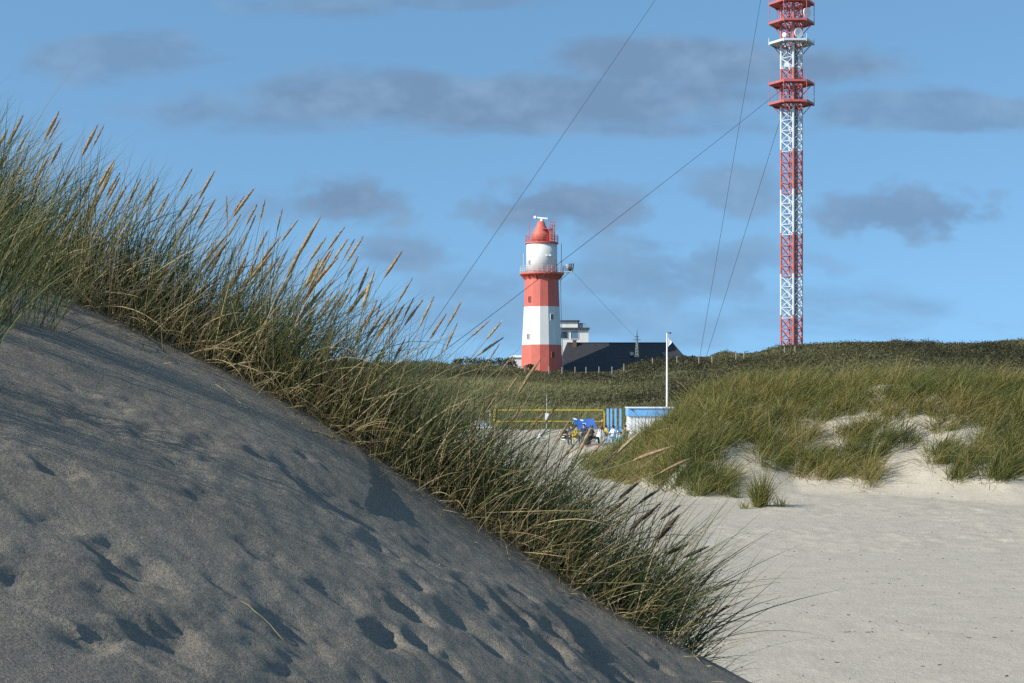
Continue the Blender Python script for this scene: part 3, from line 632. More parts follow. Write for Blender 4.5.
ra = MB(); ra.tube([(0, 0, lz(221.4)), (0, 0, lz(219))], [0.42, 0.3], 10); ra.box((0.05, 0, lz(218)), (2.7, 0.3, 0.26), rot=Matrix.Rotation(R(-28), 3, 'Z') @ Matrix.Rotation(R(8), 3, 'Y')); ra.box((-1.28, 0.62, lz(216.9)), (0.55, 0.5, 0.5), rz=R(-28)); ra.build('radar_scanner', M['mast_white'], lh)
def tower_window(name, ang, py, w_, h_, mat_f, r=None):
    """a window set in the wall, facing outwards"""
    r = (r if r is not None else rad(py) * math.cos(math.pi / NS)) ; o = empty(name, (r * math.cos(ang), r * math.sin(ang), lz(py)), ang + math.pi / 2); o.parent = lh
    f = MB(); t = 0.09
    for sx in (-1, 1): f.box((sx * (w_ / 2 + t / 2), 0, 0), (t, 0.22, h_ + 2 * t))
    for sz in (-1, 1): f.box((0, -0.003, sz * (h_ / 2 + t / 2)), (w_, 0.22, t))
    f.box((0, 0.0, 0), (0.05, 0.12, h_)); f.build('frame', mat_f, o)
    MB().box((0, 0.03, 0), (w_, 0.1, h_)).build('pane', M['glass'], o)
fa = lambda k: a0 + 2 * math.pi * (k + 0.5) / NS
tower_window('window', fa(1), 318, 0.6, 1.15, M['white']); tower_window('window', fa(1), 355, 0.62, 1.1, M['red'])
tower_window('window', fa(-2), 300, 0.5, 1.1, M['red'], rad(300) * 0.985); tower_window('window', fa(-2), 337, 0.45, 1.0, M['white'], rad(337) * 0.985)
tower_window('window', -math.pi / 2 - R(52), 263.5, 0.4, 0.9, M['white'], 15.5 * S)
lm = MB()
for dx in (4.5, 8): lm.tube([(dx * S, -14.2 * S, lz(256.5)), (dx * S, -15.6 * S, lz(256.5))], 0.2, 8)
lm.box((7 * S, -13.6 * S, lz(257)), (1.2, 0.5, 0.12)); lm.build('floodlight', M['plastic'], lh)
an = MB(); an.tube([(-18.3 * S, -9 * S, lz(273)), (-18.3 * S, -9 * S, lz(254))], 0.07, 6); an.build('antenna_pole', M['mast_white'], lh)
an = MB(); an.tube([(19.4 * S, -6 * S, lz(279)), (19.4 * S, -6 * S, lz(244))], 0.06, 6); an.tube([(18.2 * S, -6 * S, lz(262)), (20.6 * S, -6 * S, lz(262))], 0.04, 5); an.build('antenna_pole', M['dark_metal'], lh)
br = MB(); br.box((25 * S, -3 * S, lz(272.5)), (11 * S, 1.2, 0.16)); br.tube([(18 * S, -3 * S, lz(281)), (27 * S, -3 * S, lz(273))], 0.07, 5)
for dx in (22, 26, 30): br.tube([(dx * S, -5.9 * S, lz(272)), (dx * S, -5.9 * S, lz(265.5))], 0.04, 5)
br.tube([(20 * S, -5.9 * S, lz(265.6)), (30.3 * S, -5.9 * S, lz(265.6))], 0.04, 5); br.build('side_bracket', M['mast_white'], lh)
dk = MB(); dk.tube([(25.6 * S, -3 * S, lz(267.6)), (27.5 * S, -3 * S, lz(267.6)), (30 * S, -3 * S, lz(267.6))], [0.55, 0.75, 0.78], 14); dk.tube([(30.6 * S, -3 * S, lz(272)), (31.8 * S, -3 * S, lz(263.4))], 0.1, 5); dk.tube([(28 * S, -3 * S, lz(264.4)), (32 * S, -3 * S, lz(264.4))], 0.07, 5); dk.build('drum_antenna', M['dark_metal'], lh)
MB().box((24.6 * S, -3 * S, lz(268)), (0.8, 0.8, 1.2)).build('equipment_box', M['plastic'], lh)
pp = MB(); pp.tube([(18.7 * S, -3 * S, lz(279)), (19.2 * S, -3 * S, lz(308)), (20.6 * S, -3 * S, lz(345)), (21.2 * S, -3 * S, lz(374))], 0.07, 6); pp.build('cable_pipe', M['mast_white'], lh)

# ------------------------------------------------------------------ houses behind
def wall_window(m_frame, pane_mat, parent, c, w_, h_, ry=0.0):
    o = empty('window', c); o.parent = parent; f = MB(); t = 0.08
    for sx in (-1, 1): f.box((sx * (w_ / 2 + t / 2), 0, 0), (t, 0.16, h_ + 2 * t))
    for sz in (-1, 1): f.box((0, -0.003, sz * (h_ / 2 + t / 2)), (w_, 0.16, t))
    f.build('frame', m_frame, o); MB().box((0, 0.04, 0), (w_, 0.1, h_)).build('pane', pane_mat, o)
Dh = 312.0; s_ = Dh / F
x0, x1 = X(556, Dh), X(694, Dh); zr, ze = Zp(343, Dh), Zp(371, Dh)
hb = empty('long_house', ((x0 + x1) / 2, Dh, ze - 1.5)); tag(hb, 'long low house with a dark slate hipped roof right of the lighthouse', 'house')
hw = (x1 - x0) / 2; hz = zr - (ze - 1.5); rf = MB()
xr0, xr1 = X(567, Dh) - (x0 + x1) / 2, X(673, Dh) - (x0 + x1) / 2; dpt = 6.5
vs = [(-hw, -dpt, 1.4), (hw, -dpt, 1.4), (hw, dpt, 1.4), (-hw, dpt, 1.4), (xr0, 0, hz), (xr1, 0, hz)]
vs += [(x, y, z - 0.25) for x, y, z in vs[:4]]
rf.add(vs, [(0, 1, 5, 4), (1, 2, 5), (2, 3, 4, 5), (3, 0, 4), (6, 7, 1, 0), (7, 8, 2, 1), (8, 9, 3, 2), (9, 6, 0, 3), (9, 8, 7, 6)])
rf.tube([(xr0, 0, hz + 0.02), (xr1, 0, hz + 0.02)], 0.14, 6); rf.build('roof', M['roof'], hb)
MB().box((0, 0, 0.0), (2 * hw - 1.0, 2 * dpt - 1.0, 2.3)).build('wall', M['brick'], hb)
def chim(px, pt, w_):
    xx = X(px, Dh) - (x0 + x1) / 2; c = MB(); c.box((xx, -0.6, (Zp(pt, Dh) + Zp(350, Dh)) / 2 - hb.location.z), (w_, w_, Zp(pt, Dh) - Zp(350, Dh))); c.box((xx, -0.6, Zp(pt, Dh) - hb.location.z), (w_ + .16, w_ + .16, .14)); c.build('chimney', M['brick'], hb)
chim(574.5, 340.5, 0.75)
dr = MB(); dr.box((X(630.5, Dh) - (x0 + x1) / 2, -3.2, Zp(354, Dh) - hb.location.z), (0.7, 0.5, 0.7)); dr.build('dormer_vent', M['metal'], hb)
sp = empty('lattice_aerial', (X(637, Dh - 8), Dh - 8, Zp(357, Dh - 8))); tag(sp, 'slim dark pointed aerial standing before the slate roof', 'aerial')
m = MB(); hh = 27 * s_
for a in range(3):
    w = 2 * math.pi * a / 3 + .5; m.tube([(0.42 * math.cos(w), 0.42 * math.sin(w), 0), (0.12 * math.cos(w), 0.12 * math.sin(w), hh * .62)], 0.06, 5)
for k in range(6):
    z = hh * .1 * (k + 1); r0 = 0.42 - 0.3 * (k + 1) / 6.2
    m.tube([(r0 * math.cos(.5 + 2 * math.pi * a / 3), r0 * math.sin(.5 + 2 * math.pi * a / 3), z) for a in range(4)], 0.045, 4)
m.build('lattice_frame', M['metal'], sp)
m = MB(); m.tube([(0, 0, hh * .55), (0, 0, hh * .8), (0, 0, hh)], [0.2, 0.11, 0.03], 6); m.box((0, 0, hh * .62), (1.5, 0.1, 0.12)); m.box((0, 0, hh * .74), (0.9, 0.08, 0.1)); m.build('spike', M['dark_metal'], sp)
Dw = 325.0; s_ = Dw / F
xw = X(572, Dw); zb = Zp(360, Dw)
wb = empty('white_building', (xw, Dw, zb)); tag(wb, 'white flat-roofed building with a small upper storey behind the lighthouse', 'building')
def bx(name, p0, p1, y0, y1, mat, par=wb, o=(xw, zb), d=Dw):
    a, b = X(p0[0], d) - o[0], X(p1[0], d) - o[0]; zt, zl = Zp(p0[1], d) - o[1], Zp(p1[1], d) - o[1]
    return MB().box(((a + b) / 2, (y0 + y1) / 2, (zt + zl) / 2), (abs(b - a), abs(y1 - y0), abs(zt - zl))).build(name, mat, par)
bx('wall', (548, 329.5), (588.5, 362), 0, 9, M['render']); bx('roof_slab', (546, 327.6), (589.6, 329.5), -0.5, 9.5, M['dark_metal'])
bx('upper_storey', (550, 321.3), (578, 327.6), 1.0, 7, M['render']); bx('upper_roof', (549, 320.0), (580, 321.3), 0.6, 7.4, M['dark_metal'])
bx('plant_room', (578.3, 322.5), (583.5, 327.6), 2, 6, M['metal'])
wall_window(M['render'], M['blue_glass'], wb, (X(574.5, Dw) - xw, -0.02, Zp(335, Dw) - zb), 1.6, 1.6); wall_window(M['render'], M['glass'], wb, (X(564.5, Dw) - xw, -0.02, Zp(335, Dw) - zb), 1.5, 1.5)
rl = MB(); 
for k in range(5): rl.tube([(X(579 + k * 1.9, Dw) - xw, 1.2, Zp(327.6, Dw) - zb), (X(579 + k * 1.9, Dw) - xw, 1.2, Zp(323, Dw) - zb)], 0.04, 4)
rl.tube([(X(579, Dw) - xw, 1.2, Zp(323, Dw) - zb), (X(586.6, Dw) - xw, 1.2, Zp(323, Dw) - zb)], 0.04, 4); rl.build('roof_railing', M['metal'], wb)
Ds = 318.0; xs_, zs_ = X(516, Ds), Zp(366, Ds)
sbd = empty('small_house', (xs_, Ds, zs_)); tag(sbd, 'small white house peeping out between shrubs and the left side of the lighthouse', 'house')
bx('wall', (510, 357.5), (521.5, 368), 0, 5, M['render'], sbd, (xs_, zs_), Ds); m = MB(); a, b = X(509.5, Ds) - xs_, X(522, Ds) - xs_; z1, z2 = Zp(357.5, Ds) - zs_, Zp(355, Ds) - zs_
m.add([(a, -.3, z1), (b, -.3, z1), (b, 5.3, z1), (a, 5.3, z1), (a, 2.5, z2), (b, 2.5, z2)], [(0, 1, 5, 4), (2, 3, 4, 5), (1, 2, 5), (3, 0, 4), (3, 2, 1, 0)]); m.build('roof', M['render'], sbd)
Db = 291.0; xb = X(519.5, Db); m = empty('utility_cabinet', (xb, Db, Zp(371, Db))); tag(m, 'small white utility cabinet at the left foot of the lighthouse', 'cabinet')
MB().box((0, 0, 0.42), (0.95, 0.6, 0.84)).build('case', M['plastic'], m); c = MB(); c.box((0, 0, 0.87), (1.05, 0.7, 0.06)); c.build('lid', M['metal'], m)

# fence posts along the hill
fp = [(525, 368), (549, 372.5), (562, 372), (575, 371), (586, 370), (599, 367), (612, 367), (624, 366), (652.5, 366), (677, 363), (699, 364), (712, 361), (736, 357.5), (744, 357.5), (784.5, 354), (795, 352.5)]
tail = ['left of the lighthouse foot by the white cabinet', 'in front of the right half of the lighthouse foot', 'at the right edge of the lighthouse foot', 'first right of the lighthouse under the slate roof', 'second right of the lighthouse under the slate roof', 'third right of the lighthouse under the slate roof', 'under the middle of the slate roof', 'just left of the slim aerial', 'first left of the white flagpole', 'first right of the white flagpole',
        'third right of the white flagpole, low in the scrub', 'fourth right of the white flagpole, where the hill rises', 'left one of a close pair near the crest', 'right one of a close pair near the crest', 'just below the foot of the radio mast', 'right under the radio mast at the crest']
first = None
for (px, py), tl in zip(fp, tail):
    d = 275.0 if py > 365 else 268.0
    x = X(px, d); zz = gz(hill_z, x, d); top = Zp(py - 8, d)
    if first is None:
        first = empty('fence_post'); p = MB(); p.tube([(0, 0, -0.8), (0, 0, 1.45)], [0.09, 0.08], 6); pst = p.build('post', M['wood'], first); q = MB(); q.tube([(0, 0, 1.45), (0, 0, 1.62)], [0.085, 0.075], 6); cap = q.build('cap', M['wood'], first); o = first
    else:
        o = first.copy(); COL.objects.link(o)
        for ch in (pst, cap):
            c = ch.copy(); COL.objects.link(c); c.parent = o
    o.location = (x, d, min(top - 1.6, zz - 0.1)); tag(o, 'pale wooden fence post ' + tl, 'fence post', 'fence posts along the hill crest')

# ------------------------------------------------------------------ radio mast
Dm = 330.0; s_ = Dm / F; MX = X(791.5, Dm); MZ = Zp(360, Dm)
mast = empty('radio_mast', (MX, Dm, MZ)); tag(mast, 'tall red and white lattice radio mast with ringed platforms and dishes', 'mast')
def zz(py): return (360 - py) * s_
bands = [(362, 0), (315, 1), (274, 0), (233, 1), (190, 0), (150, 1), (107, 0), (69, 1), (45, 0), (-40, 1), (-82, 0), (-122, 1), (-164, 0), (-204, 0)]   # row where each band ends upwards
edges = [362, 315, 274, 233, 190, 150, 107, 69, 45, -40, -82, -122, -164, -206]; colr = [0, 1, 0, 1, 0, 1, 0, 1, 0, 1, 0, 1, 0]   # 0 red, 1 white
hwid = 10.4 * s_
corner = [(-hwid, 0), (0, -hwid), (hwid, 0), (0, hwid)]
for cx_, cy_ in corner:
    m = MB()
    for i in range(len(colr)): m.tube([(cx_, cy_, zz(edges[i])), (cx_, cy_, zz(edges[i + 1]))], 0.24 if cx_ or cy_ < 0 else 0.2, 8, mi=colr[i], cap=(i in (0, len(colr) - 1)))
    m.build('leg', [M['mast_red'], M['mast_white']], mast)
bay = 10.4
for f in range(4):
    (ax_, ay_), (bx_, by_) = corner[f], corner[(f + 1) % 4]; m = MB(); py = 360.0
    while py > -204:
        mid = py - bay / 2; ci = max(i for i in range(len(colr)) if edges[i] >= mid); c = colr[ci]
        za, zb_ = zz(py), zz(py - bay)
        m.tube([(ax_, ay_, za), (bx_, by_, zb_)], 0.10, 5, mi=c, cap=False); m.tube([(bx_, by_, za), (ax_, ay_, zb_)], 0.10, 5, mi=c, cap=False); m.tube([(ax_, ay_, za), (bx_, by_, za)], 0.09, 5, mi=c, cap=False); py -= bay
    m.build('lattice', [M['mast_red'], M['mast_white']], mast)
m = MB()                                                 # ladder and cables up the inside
for sx in (-0.35, 0.35): m.tube([(sx + .5, 0.4, zz(361)), (sx + .5, 0.4, zz(-204))], 0.07, 5)
for k in range(150): m.tube([(0.15, 0.4, zz(360 - k * 3.75)), (0.85, 0.4, zz(360 - k * 3.75))], 0.04, 4, cap=False)
m.build('ladder', M['dark_metal'], mast)
m = MB()
for k in range(5): m.tube([(0.9 + 0.16 * k, 0.9, zz(361)), (0.9 + 0.16 * k, 0.9, zz(20))], 0.08, 5)
m.build('cable_run', M['dark_metal'], mast)
def platform(py, mat, posts_to=None):
    p = empty('platform', (0, 0, zz(py))); p.parent = mast; ro = 23 * s_; n = 6; m = MB()
    m.lathe([(ro, -0.36), (ro, 0.12), (ro - 0.3, 0.12), (ro - 0.3, -0.1), (2.6, -0.1), (2.6, -0.3)], n, smooth=False, a0=0, cap=False)
    for k in range(n):
        a = 2 * math.pi * k / n; m.box((0.5 * (ro + 1.2) * math.cos(a), 0.5 * (ro + 1.2) * math.sin(a), -0.42), (ro - 1.2, 0.2, 0.2), rz=a)
    m.build('deck', mat, p)
    for k in range(n):
        a = 2 * math.pi * k / n; MB().tube([(ro * .86 * math.cos(a), ro * .86 * math.sin(a), -0.35), (2.1 * math.cos(a), 2.1 * math.sin(a), -2.9)], 0.1, 5).build('strut', M['dark_metal'] if mat is M['mast_white'] else M['mast_red'], p)
    h_ = (py - posts_to) * s_ - 0.4 if posts_to is not None else 1.1
    for k in range(n):
        a = 2 * math.pi * k / n; MB().tube([(ro * math.cos(a) * .985, ro * math.sin(a) * .985, 0.1), (ro * math.cos(a) * .985, ro * math.sin(a) * .985, h_)], 0.08, 5).build('rail_post', mat, p)
platform(103.5, M['mast_red'], 83.5); platform(83.5, M['mast_red']); platform(43, M['mast_white']); platform(23, M['mast_red'], 3.5); platform(3.5, M['mast_red']); platform(-55, M['mast_white']); platform(-120, M['mast_red'])
def dish(x, y, py, r, rz, name='dish'):
    o = empty(name, (x, y, zz(py)), rz); o.parent = mast; m = MB(); prof = [(0.05, 0.0), (r * .5, 0.06 * r), (r * .85, .2 * r), (r, .32 * r), (r, .5 * r), (r * .97, .5 * r), (r * .5, .46 * r), (0.02, .44 * r)]
    m.lathe(prof, 22, cap=False); ob = m.build('reflector', M['plastic'], o); ob.rotation_euler = (R(90), 0, 0)
    m = MB(); m.tube([(0, 0.05, 0), (0, 0.9, 0)], 0.12, 6); m.build('mount', M['metal'], o)
dish(0.75, -3.0, 36.5, 5.0 * s_, R(25)); dish(2.6, -2.6, 16, 5.0 * s_, R(35)); dish(-1.9, -2.0, 37, 2.2 * s_, R(-30))
m = MB(); m.box((-1.3, -1.2, zz(66)), (0.8, 0.6, 1.0)); m.build('equipment_box', M['plastic'], mast)

# ------------------------------------------------------------------ guy wires
def wire(a, b, r, label, sag=0.004):
    a, b = Vector(a), Vector(b); Lh = (b - a).length; pts = []
    for i in range(25):
        t = i / 24; p = a.lerp(b, t); p.z -= 4 * sag * Lh * t * (1 - t); pts.append(p - b)
    m = MB(); m.tube(pts, r, 5); o = m.build('guy_wire', M['dark_metal']); o.location = b; tag(o, label, 'guy wire', 'mast guy wires')
anchor = at(381, 401, 190.0); anchor.z = gz(hill_z, anchor.x, anchor.y) + 0.1
anc2 = at(692, 402, 390.0)
top1 = at(787.5, -196, Dm - 2); top2 = at(787.5, 85, Dm - 2)
wire(top1, anchor, 0.035, 'upper thin steel guy wire running down left from the mast over open sky', 0.002)
wire(top2, anchor, 0.042, 'lower thin steel guy wire slanting left from the mast platform past the lighthouse', 0.002)
wire(at(794, -196, Dm + 2), anc2, 0.05, 'steep upper guy wire falling from the mast top to the hill', 0.001)
wire(at(787, 98, Dm + 2), anc2, 0.05, 'steep lower guy wire falling from the mast platform to the hill', 0.001)
o_ = at(573, 272, D); wire(o_, at(636, 338, Dh - 8), 0.022, 'faint thin wire from the lighthouse gallery to the pointed aerial', 0.002)

# ------------------------------------------------------------------ beach things
def ground(px, d): return gz(beach_z, X(px, d), d)
# volleyball net
Dn = 112.0; xa, xb_ = X(493.5, Dn), X(603, Dn); xn = (xa + xb_) / 2; wn = (xb_ - xa) / 2; z1, z0 = Zp(410, Dn), Zp(421.3, Dn)
net = empty('volleyball_net', (xn, Dn, 0)); tag(net, 'beach volleyball net edged with yellow tape between two poles', 'net')
MB().box((0, 0, z1), (2 * wn, 0.02, 0.065)).build('tape', M['yellow'], net); MB().box((0, 0, z0), (2 * wn, 0.02, 0.055)).build('tape', M['yellow'], net)
for sx in (-1,): MB().box((sx * (wn - .04), -0.012, (z0 + z1) / 2), (0.08, 0.022, z1 - z0)).build('side_tape', M['yellow'], net)
m = MB()
for k in range(1, 66): m.box((-wn + 2 * wn * k / 66, 0, (z0 + z1) / 2), (0.006, 0.006, z1 - z0))
for k in range(1, 7): m.box((0, 0.004, z0 + (z1 - z0) * k / 7), (2 * wn, 0.006, 0.006))
m.build('mesh', M['net'], net)
MB().tube([(-wn - .25, 0.05, -.2), (-wn - .25, 0.05, z1 + 0.1)], 0.045, 8).build('pole', M['metal'], net)
MB().tube([(wn - .1, 0.05, z1), (wn + .04, 0.05, z1 - .03), (wn + .1, 0.05, z1 - .14), (wn + .1, 0.05, -.2)], 0.045, 8).build('pole', M['yellow'], net)
# grey post behind the net
m = empty('signpost', (X(546.8, 125), 125, ground(546.8, 125))); tag(m, 'slim grey post behind the yellow edged net', 'post'); MB().tube([(0, 0, -.2), (0, 0, 2.6), (0, 0, 3.4)], [0.05, 0.05, 0.03], 6).build('pole', M['metal'], m); MB().box((0, -0.07, 1.55), (0.3, 0.03, 0.6)).build('plate', M['cloth_white'], m)
# hut
Dk = 110.0; k0, k1 = X(629, Dk), X(675, Dk); xk = (k0 + k1) / 2; wk = (k1 - k0) / 2; zt = Zp(408, Dk); zf = Zp(416, Dk)
hut = empty('beach_hut', (xk, Dk, ground(650, Dk))); tag(hut, 'white beach hut with a light blue fascia beside the flagpole', 'hut')
m = MB(); m.box((0, 1.2, zf / 2), (2 * wk - .08, 2.4, zf))
for k in range(14): m.box((-wk + .1 + k * (2 * wk - .2) / 13, -0.02, zf / 2), (0.17, 0.04, zf - .02))
for k in range(11): m.box((-wk + .02, .1 + k * .22, zf / 2), (0.04, 0.17, zf - .02))
m.build('wall', M['plastic'], hut)
m = MB(); m.box((0, -0.12, (zt + zf) / 2), (2 * wk + .1, 0.08, zt - zf)); m.box((-wk - .03, 1.2, (zt + zf) / 2), (0.08, 2.6, zt - zf)); m.box((wk + .03, 1.2, (zt + zf) / 2), (0.08, 2.6, zt - zf)); m.build('fascia', M['hut_blue'], hut)
m = MB(); m.box((0, 1.2, zt + .02), (2 * wk + .2, 2.9, 0.07)); m.build('roof', M['plastic'], hut)
m = MB(); m.box((0.55, -0.05, .95), (0.8, 0.05, 1.4)); m.build('door', M['wood'], hut)
m = MB(); m.tube([(-wk + .2, -.17, zt - .12), (-wk + .2, -.24, zt - .12)], 0.06, 8); m.build('lamp', M['dark_metal'], hut)
# flagpole
Df = 114.0; xf = X(667, Df); fl = empty('flagpole', (xf, Df, ground(667, Df))); tag(fl, 'tall white flagpole with a limp white pennant behind the beach hut', 'flagpole')
zt_ = Zp(333, Df); MB().tube([(0, 0, -.3), (0, 0, 2), (0, 0, zt_)], [0.09, 0.085, 0.05], 10).build('pole', M['plastic'], fl)
m = MB(); m.tube([(0, 0, zt_), (0.18, 0, zt_ + .02)], 0.03, 6); m.lathe([(0.02, -.08), (0.09, -.04), (0.09, .05), (0.02, .08)], 8, c=(0.24, 0, zt_ - .02)); m.build('pulley', M['dark_metal'], fl)
m = MB(); nx_, nz_ = 6, 10; za, zb_ = Zp(336, Df), Zp(347, Df); vs = []
for j in range(nz_ + 1):
    t = j / nz_; wdt = 0.06 + 0.33 * math.sin(math.pi * min(1, t * 1.15)) ** 1.0 * (0.4 + .6 * t)
    for i in range(nx_ + 1): u = i / nx_; vs.append((0.05 + wdt * u, 0.05 * math.sin(u * 9 + t * 3) * u, za + (zb_ - za) * (t + .18 * u * (1 - t)) ))
m.add(vs, [(j * 7 + i, j * 7 + i + 1, (j + 1) * 7 + i + 1, (j + 1) * 7 + i) for j in range(nz_) for i in range(nx_)], smooth=True); m.build('pennant', M['cloth_white'], fl)
# blue post rack
Dp = 113.0; xp = X(614, Dp); rk = empty('post_rack', (xp, Dp, ground(614, Dp))); tag(rk, 'light blue rack of four upright posts left of the beach hut', 'rack')
for px in (607.7, 611.2, 615.5, 620.4): MB().box((X(px, Dp) - xp, 0, Zp(409, Dp) / 2), (0.15, 0.15, Zp(409, Dp))).build('post', M['hut_blue'], rk)
MB().box((0, 0.1, .62), (1.1, .05, .5)).build('back_panel', M['hut_blue'], rk); MB().box((0, -.25, .4), (1.1, .5, .06)).build('shelf', M['hut_blue'], rk)
# blue shelter
Dt = 110.5; xt = X(585, Dt); tn = empty('beach_shelter', (xt, Dt, ground(585, Dt))); tag(tn, 'dark blue canvas beach shelter with white patches behind the seated people', 'shelter')
pts = [(573, 418), (594, 418.6), (597, 428), (577, 429.5)]; q = [at(*p, Dt) - Vector((xt, Dt, 0)) for p in pts]
q[0].y += 1.0; q[1].y += 1.0; m = MB(); rows = 8; vs = []
for j in range(rows + 1):
    for i in range(rows + 1):
        u, v = i / rows, j / rows; p = (q[0] * (1 - u) + q[1] * u) * (1 - v) + (q[3] * (1 - u) + q[2] * u) * v; p.z -= 0.10 * math.sin(math.pi * u) * (1 - v) ; p.y += .12 * math.sin(math.pi * u); vs.append(p)
m.add(vs, [(j * 9 + i, j * 9 + i + 1, (j + 1) * 9 + i + 1, (j + 1) * 9 + i) for j in range(rows) for i in range(rows)], smooth=True); m.build('canopy', M['blue'], tn)
m = MB()
for (u0, u1, v0, v1) in ((.02, .2, .0, .16), (.36, .5, .04, .2), (.40, .54, .42, .58)):
    c4 = []
    for u, v in ((u0, v0), (u1, v0), (u1, v1), (u0, v1)):
        p = (q[0] * (1 - u) + q[1] * u) * (1 - v) + (q[3] * (1 - u) + q[2] * u) * v; p.z -= 0.10 * math.sin(math.pi * u) * (1 - v) - .01; p.y += .12 * math.sin(math.pi * u) - .03; c4.append(p)
    m.add(c4, [(0, 1, 2, 3)])
m.build('patch', M['cloth_white'], tn)
for p in (q[0], q[1], q[2], q[3]): MB().tube([(p.x, p.y + .02, -.1), (p.x, p.y + .02, p.z + .03)], 0.025, 6).build('pole', M['metal'], tn)

# chairs, people
def chair(px, d, rz, mat, label):
    o = empty('beach_chair', (X(px, d), d, ground(px, d)), rz); tag(o, label, 'chair', 'chairs of the seated group')
    MB().box((0, -0.02, .40), (.48, .46, .04)).build('seat', mat, o); m = MB(); m.box((0, .27, .68), (.48, .04, .56), rot=Matrix.Rotation(R(-14), 3, 'X')); m.build('backrest', mat, o)
    for sx in (-1, 1):
        for sy in (-1, 1): MB().tube([(sx * .22, sy * .2, .39), (sx * .24, sy * .25, -.02)], 0.018, 6).build('leg', M['plastic'], o)
        MB().box((sx * .26, .02, .6), (.05, .44, .035)).build('armrest', mat, o)
    return o
def person(px, d, rz, shirt, trousers, hair, label, pose='sit', lean=0.12, sk=(0.5, 0.3, 0.22), arm=0.5, legs=0.0, seat=.43):
    """one continuous body grown from joints; local -Y is forward"""
    o = empty('person', (X(px, d), d, ground(px, d)), rz); tag(o, label, 'person')
    J = {}; 
    if pose == 'sit': hip = Vector((0, .02, seat + .10))
    elif pose == 'ground': hip = Vector((0, .05, .12))
    else: hip = Vector((0, 0, .93))
    up = Vector((0, math.sin(lean), math.cos(lean)))
    J['pelvis'] = (hip, .135, 't'); J['waist'] = (hip + up * .18, .12, 's'); J['chest'] = (hip + up * .36, .15, 's'); J['neckb'] = (hip + up * .50, .075, 's'); J['neck'] = (hip + up * .57, .055, 'k'); J['head'] = (hip + up * .66 + Vector((0, -.02, 0)), .092, 'k'); J['crown'] = (hip + up * .76 + Vector((0, -.01, 0)), .075, 'k'); J['nose'] = (hip + up * .655 + Vector((0, -.115, 0)), .018, 'k')
    E = [('pelvis', 'waist'), ('waist', 'chest'), ('chest', 'neckb'), ('neckb', 'neck'), ('neck', 'head'), ('head', 'crown'), ('head', 'nose')]
    for s, sx in (('l', -1), ('r', 1)):
        shd = hip + up * .46 + Vector((sx * .18, 0, 0)); elb = shd + Vector((sx * .07, -.05 - .12 * arm, -.25)); wri = elb + Vector((-sx * .06, -.22, -.05 + .12 * arm)); hnd = wri + Vector((-sx * .02, -.08, -.01))
        if pose == 'stand': elb = shd + Vector((sx * .06, .02, -.28)); wri = elb + Vector((0, -.08, -.25)); hnd = wri + Vector((0, -.03, -.08))
        J['sh' + s] = (shd, .062, 's'); J['el' + s] = (elb, .046, 's'); J['wr' + s] = (wri, .03, 'k'); J['ha' + s] = (hnd, .034, 'k')
        hp = hip + Vector((sx * .10, -.02, -.03))
        if pose == 'stand': kn = hip + Vector((sx * .11, -.03 - legs * sx, -.44)); an_ = kn + Vector((0, .04, -.40)); toe = an_ + Vector((0, -.16, -.05))
        elif pose == 'ground': kn = hip + Vector((sx * .14, -.40, .26)); an_ = kn + Vector((sx * .02, -.28, -.34)); toe = an_ + Vector((0, -.15, 0))
        else: kn = hip + Vector((sx * (.13 + legs), -.43, -.04)); an_ = Vector((kn.x, kn.y - .06, .09)); toe = an_ + Vector((0, -.16, -.045))
        J['hp' + s] = (hp, .088, 't'); J['kn' + s] = (kn, .062, 't'); J['an' + s] = (an_, .042, 't'); J['to' + s] = (toe, .036, 'f')
        E += [('neckb', 'sh' + s), ('sh' + s, 'el' + s), ('el' + s, 'wr' + s), ('wr' + s, 'ha' + s), ('pelvis', 'hp' + s), ('hp' + s, 'kn' + s), ('kn' + s, 'an' + s), ('an' + s, 'to' + s)]
    ks = list(J); me = bpy.data.meshes.new('skeleton'); me.from_pydata([J[k][0] for k in ks], [(ks.index(a), ks.index(b)) for a, b in E], [])
    tmp = link('skeleton', me); tmp.modifiers.new('s', 'SKIN'); 
    for i, k in enumerate(ks): me.skin_vertices[0].data[i].radius = (J[k][1], J[k][1]); me.skin_vertices[0].data[i].use_root = (k == 'pelvis')
    sd = tmp.modifiers.new('d', 'SUBSURF'); sd.levels = 2; sd.render_levels = 2
    dg = bpy.context.evaluated_depsgraph_get(); dg.update(); bm_ = bpy.data.meshes.new_from_object(tmp.evaluated_get(dg)); bpy.data.objects.remove(tmp)
    for mm in (shirt, trousers, paint('skin', sk, .08, 6, .6), M['dark_metal']): bm_.materials.append(mm)
    mid = {'s': 0, 't': 1, 'k': 2, 'f': 3}; pos = [(J[k][0], mid[J[k][2]]) for k in ks]
    segs = [((J[a][0] + J[b][0]) / 2, mid[J[b][2]]) for a, b in E if (a, b) not in (('pelvis', 'waist'),)]
    for p in bm_.polygons: p.material_index = min(pos + segs, key=lambda q_: (q_[0] - p.center).length)[1]; p.use_smooth = True
    bm_.name = 'body'; link('body', bm_, o)
    hc = J['head'][0].lerp(J['crown'][0], .62) + Vector((0, .022, .012)); m = MB(); m.lathe([(0.03, .105), (.075, .08), (.105, .03), (.108, -.03), (.09, -.09)][::-1], 12, c=hc); m.build('hair', hair, o)
    m = MB()
    for sx in (-1, 1): m.lathe([(.003, -.011), (.011, 0), (.003, .011)], 6, c=J['head'][0] + Vector((sx * .034, -.088, .028)))
    m.build('eyes', M['dark_metal'], o)
    return o
C = lambda n, c: paint(n, c, .15, 8, .85)
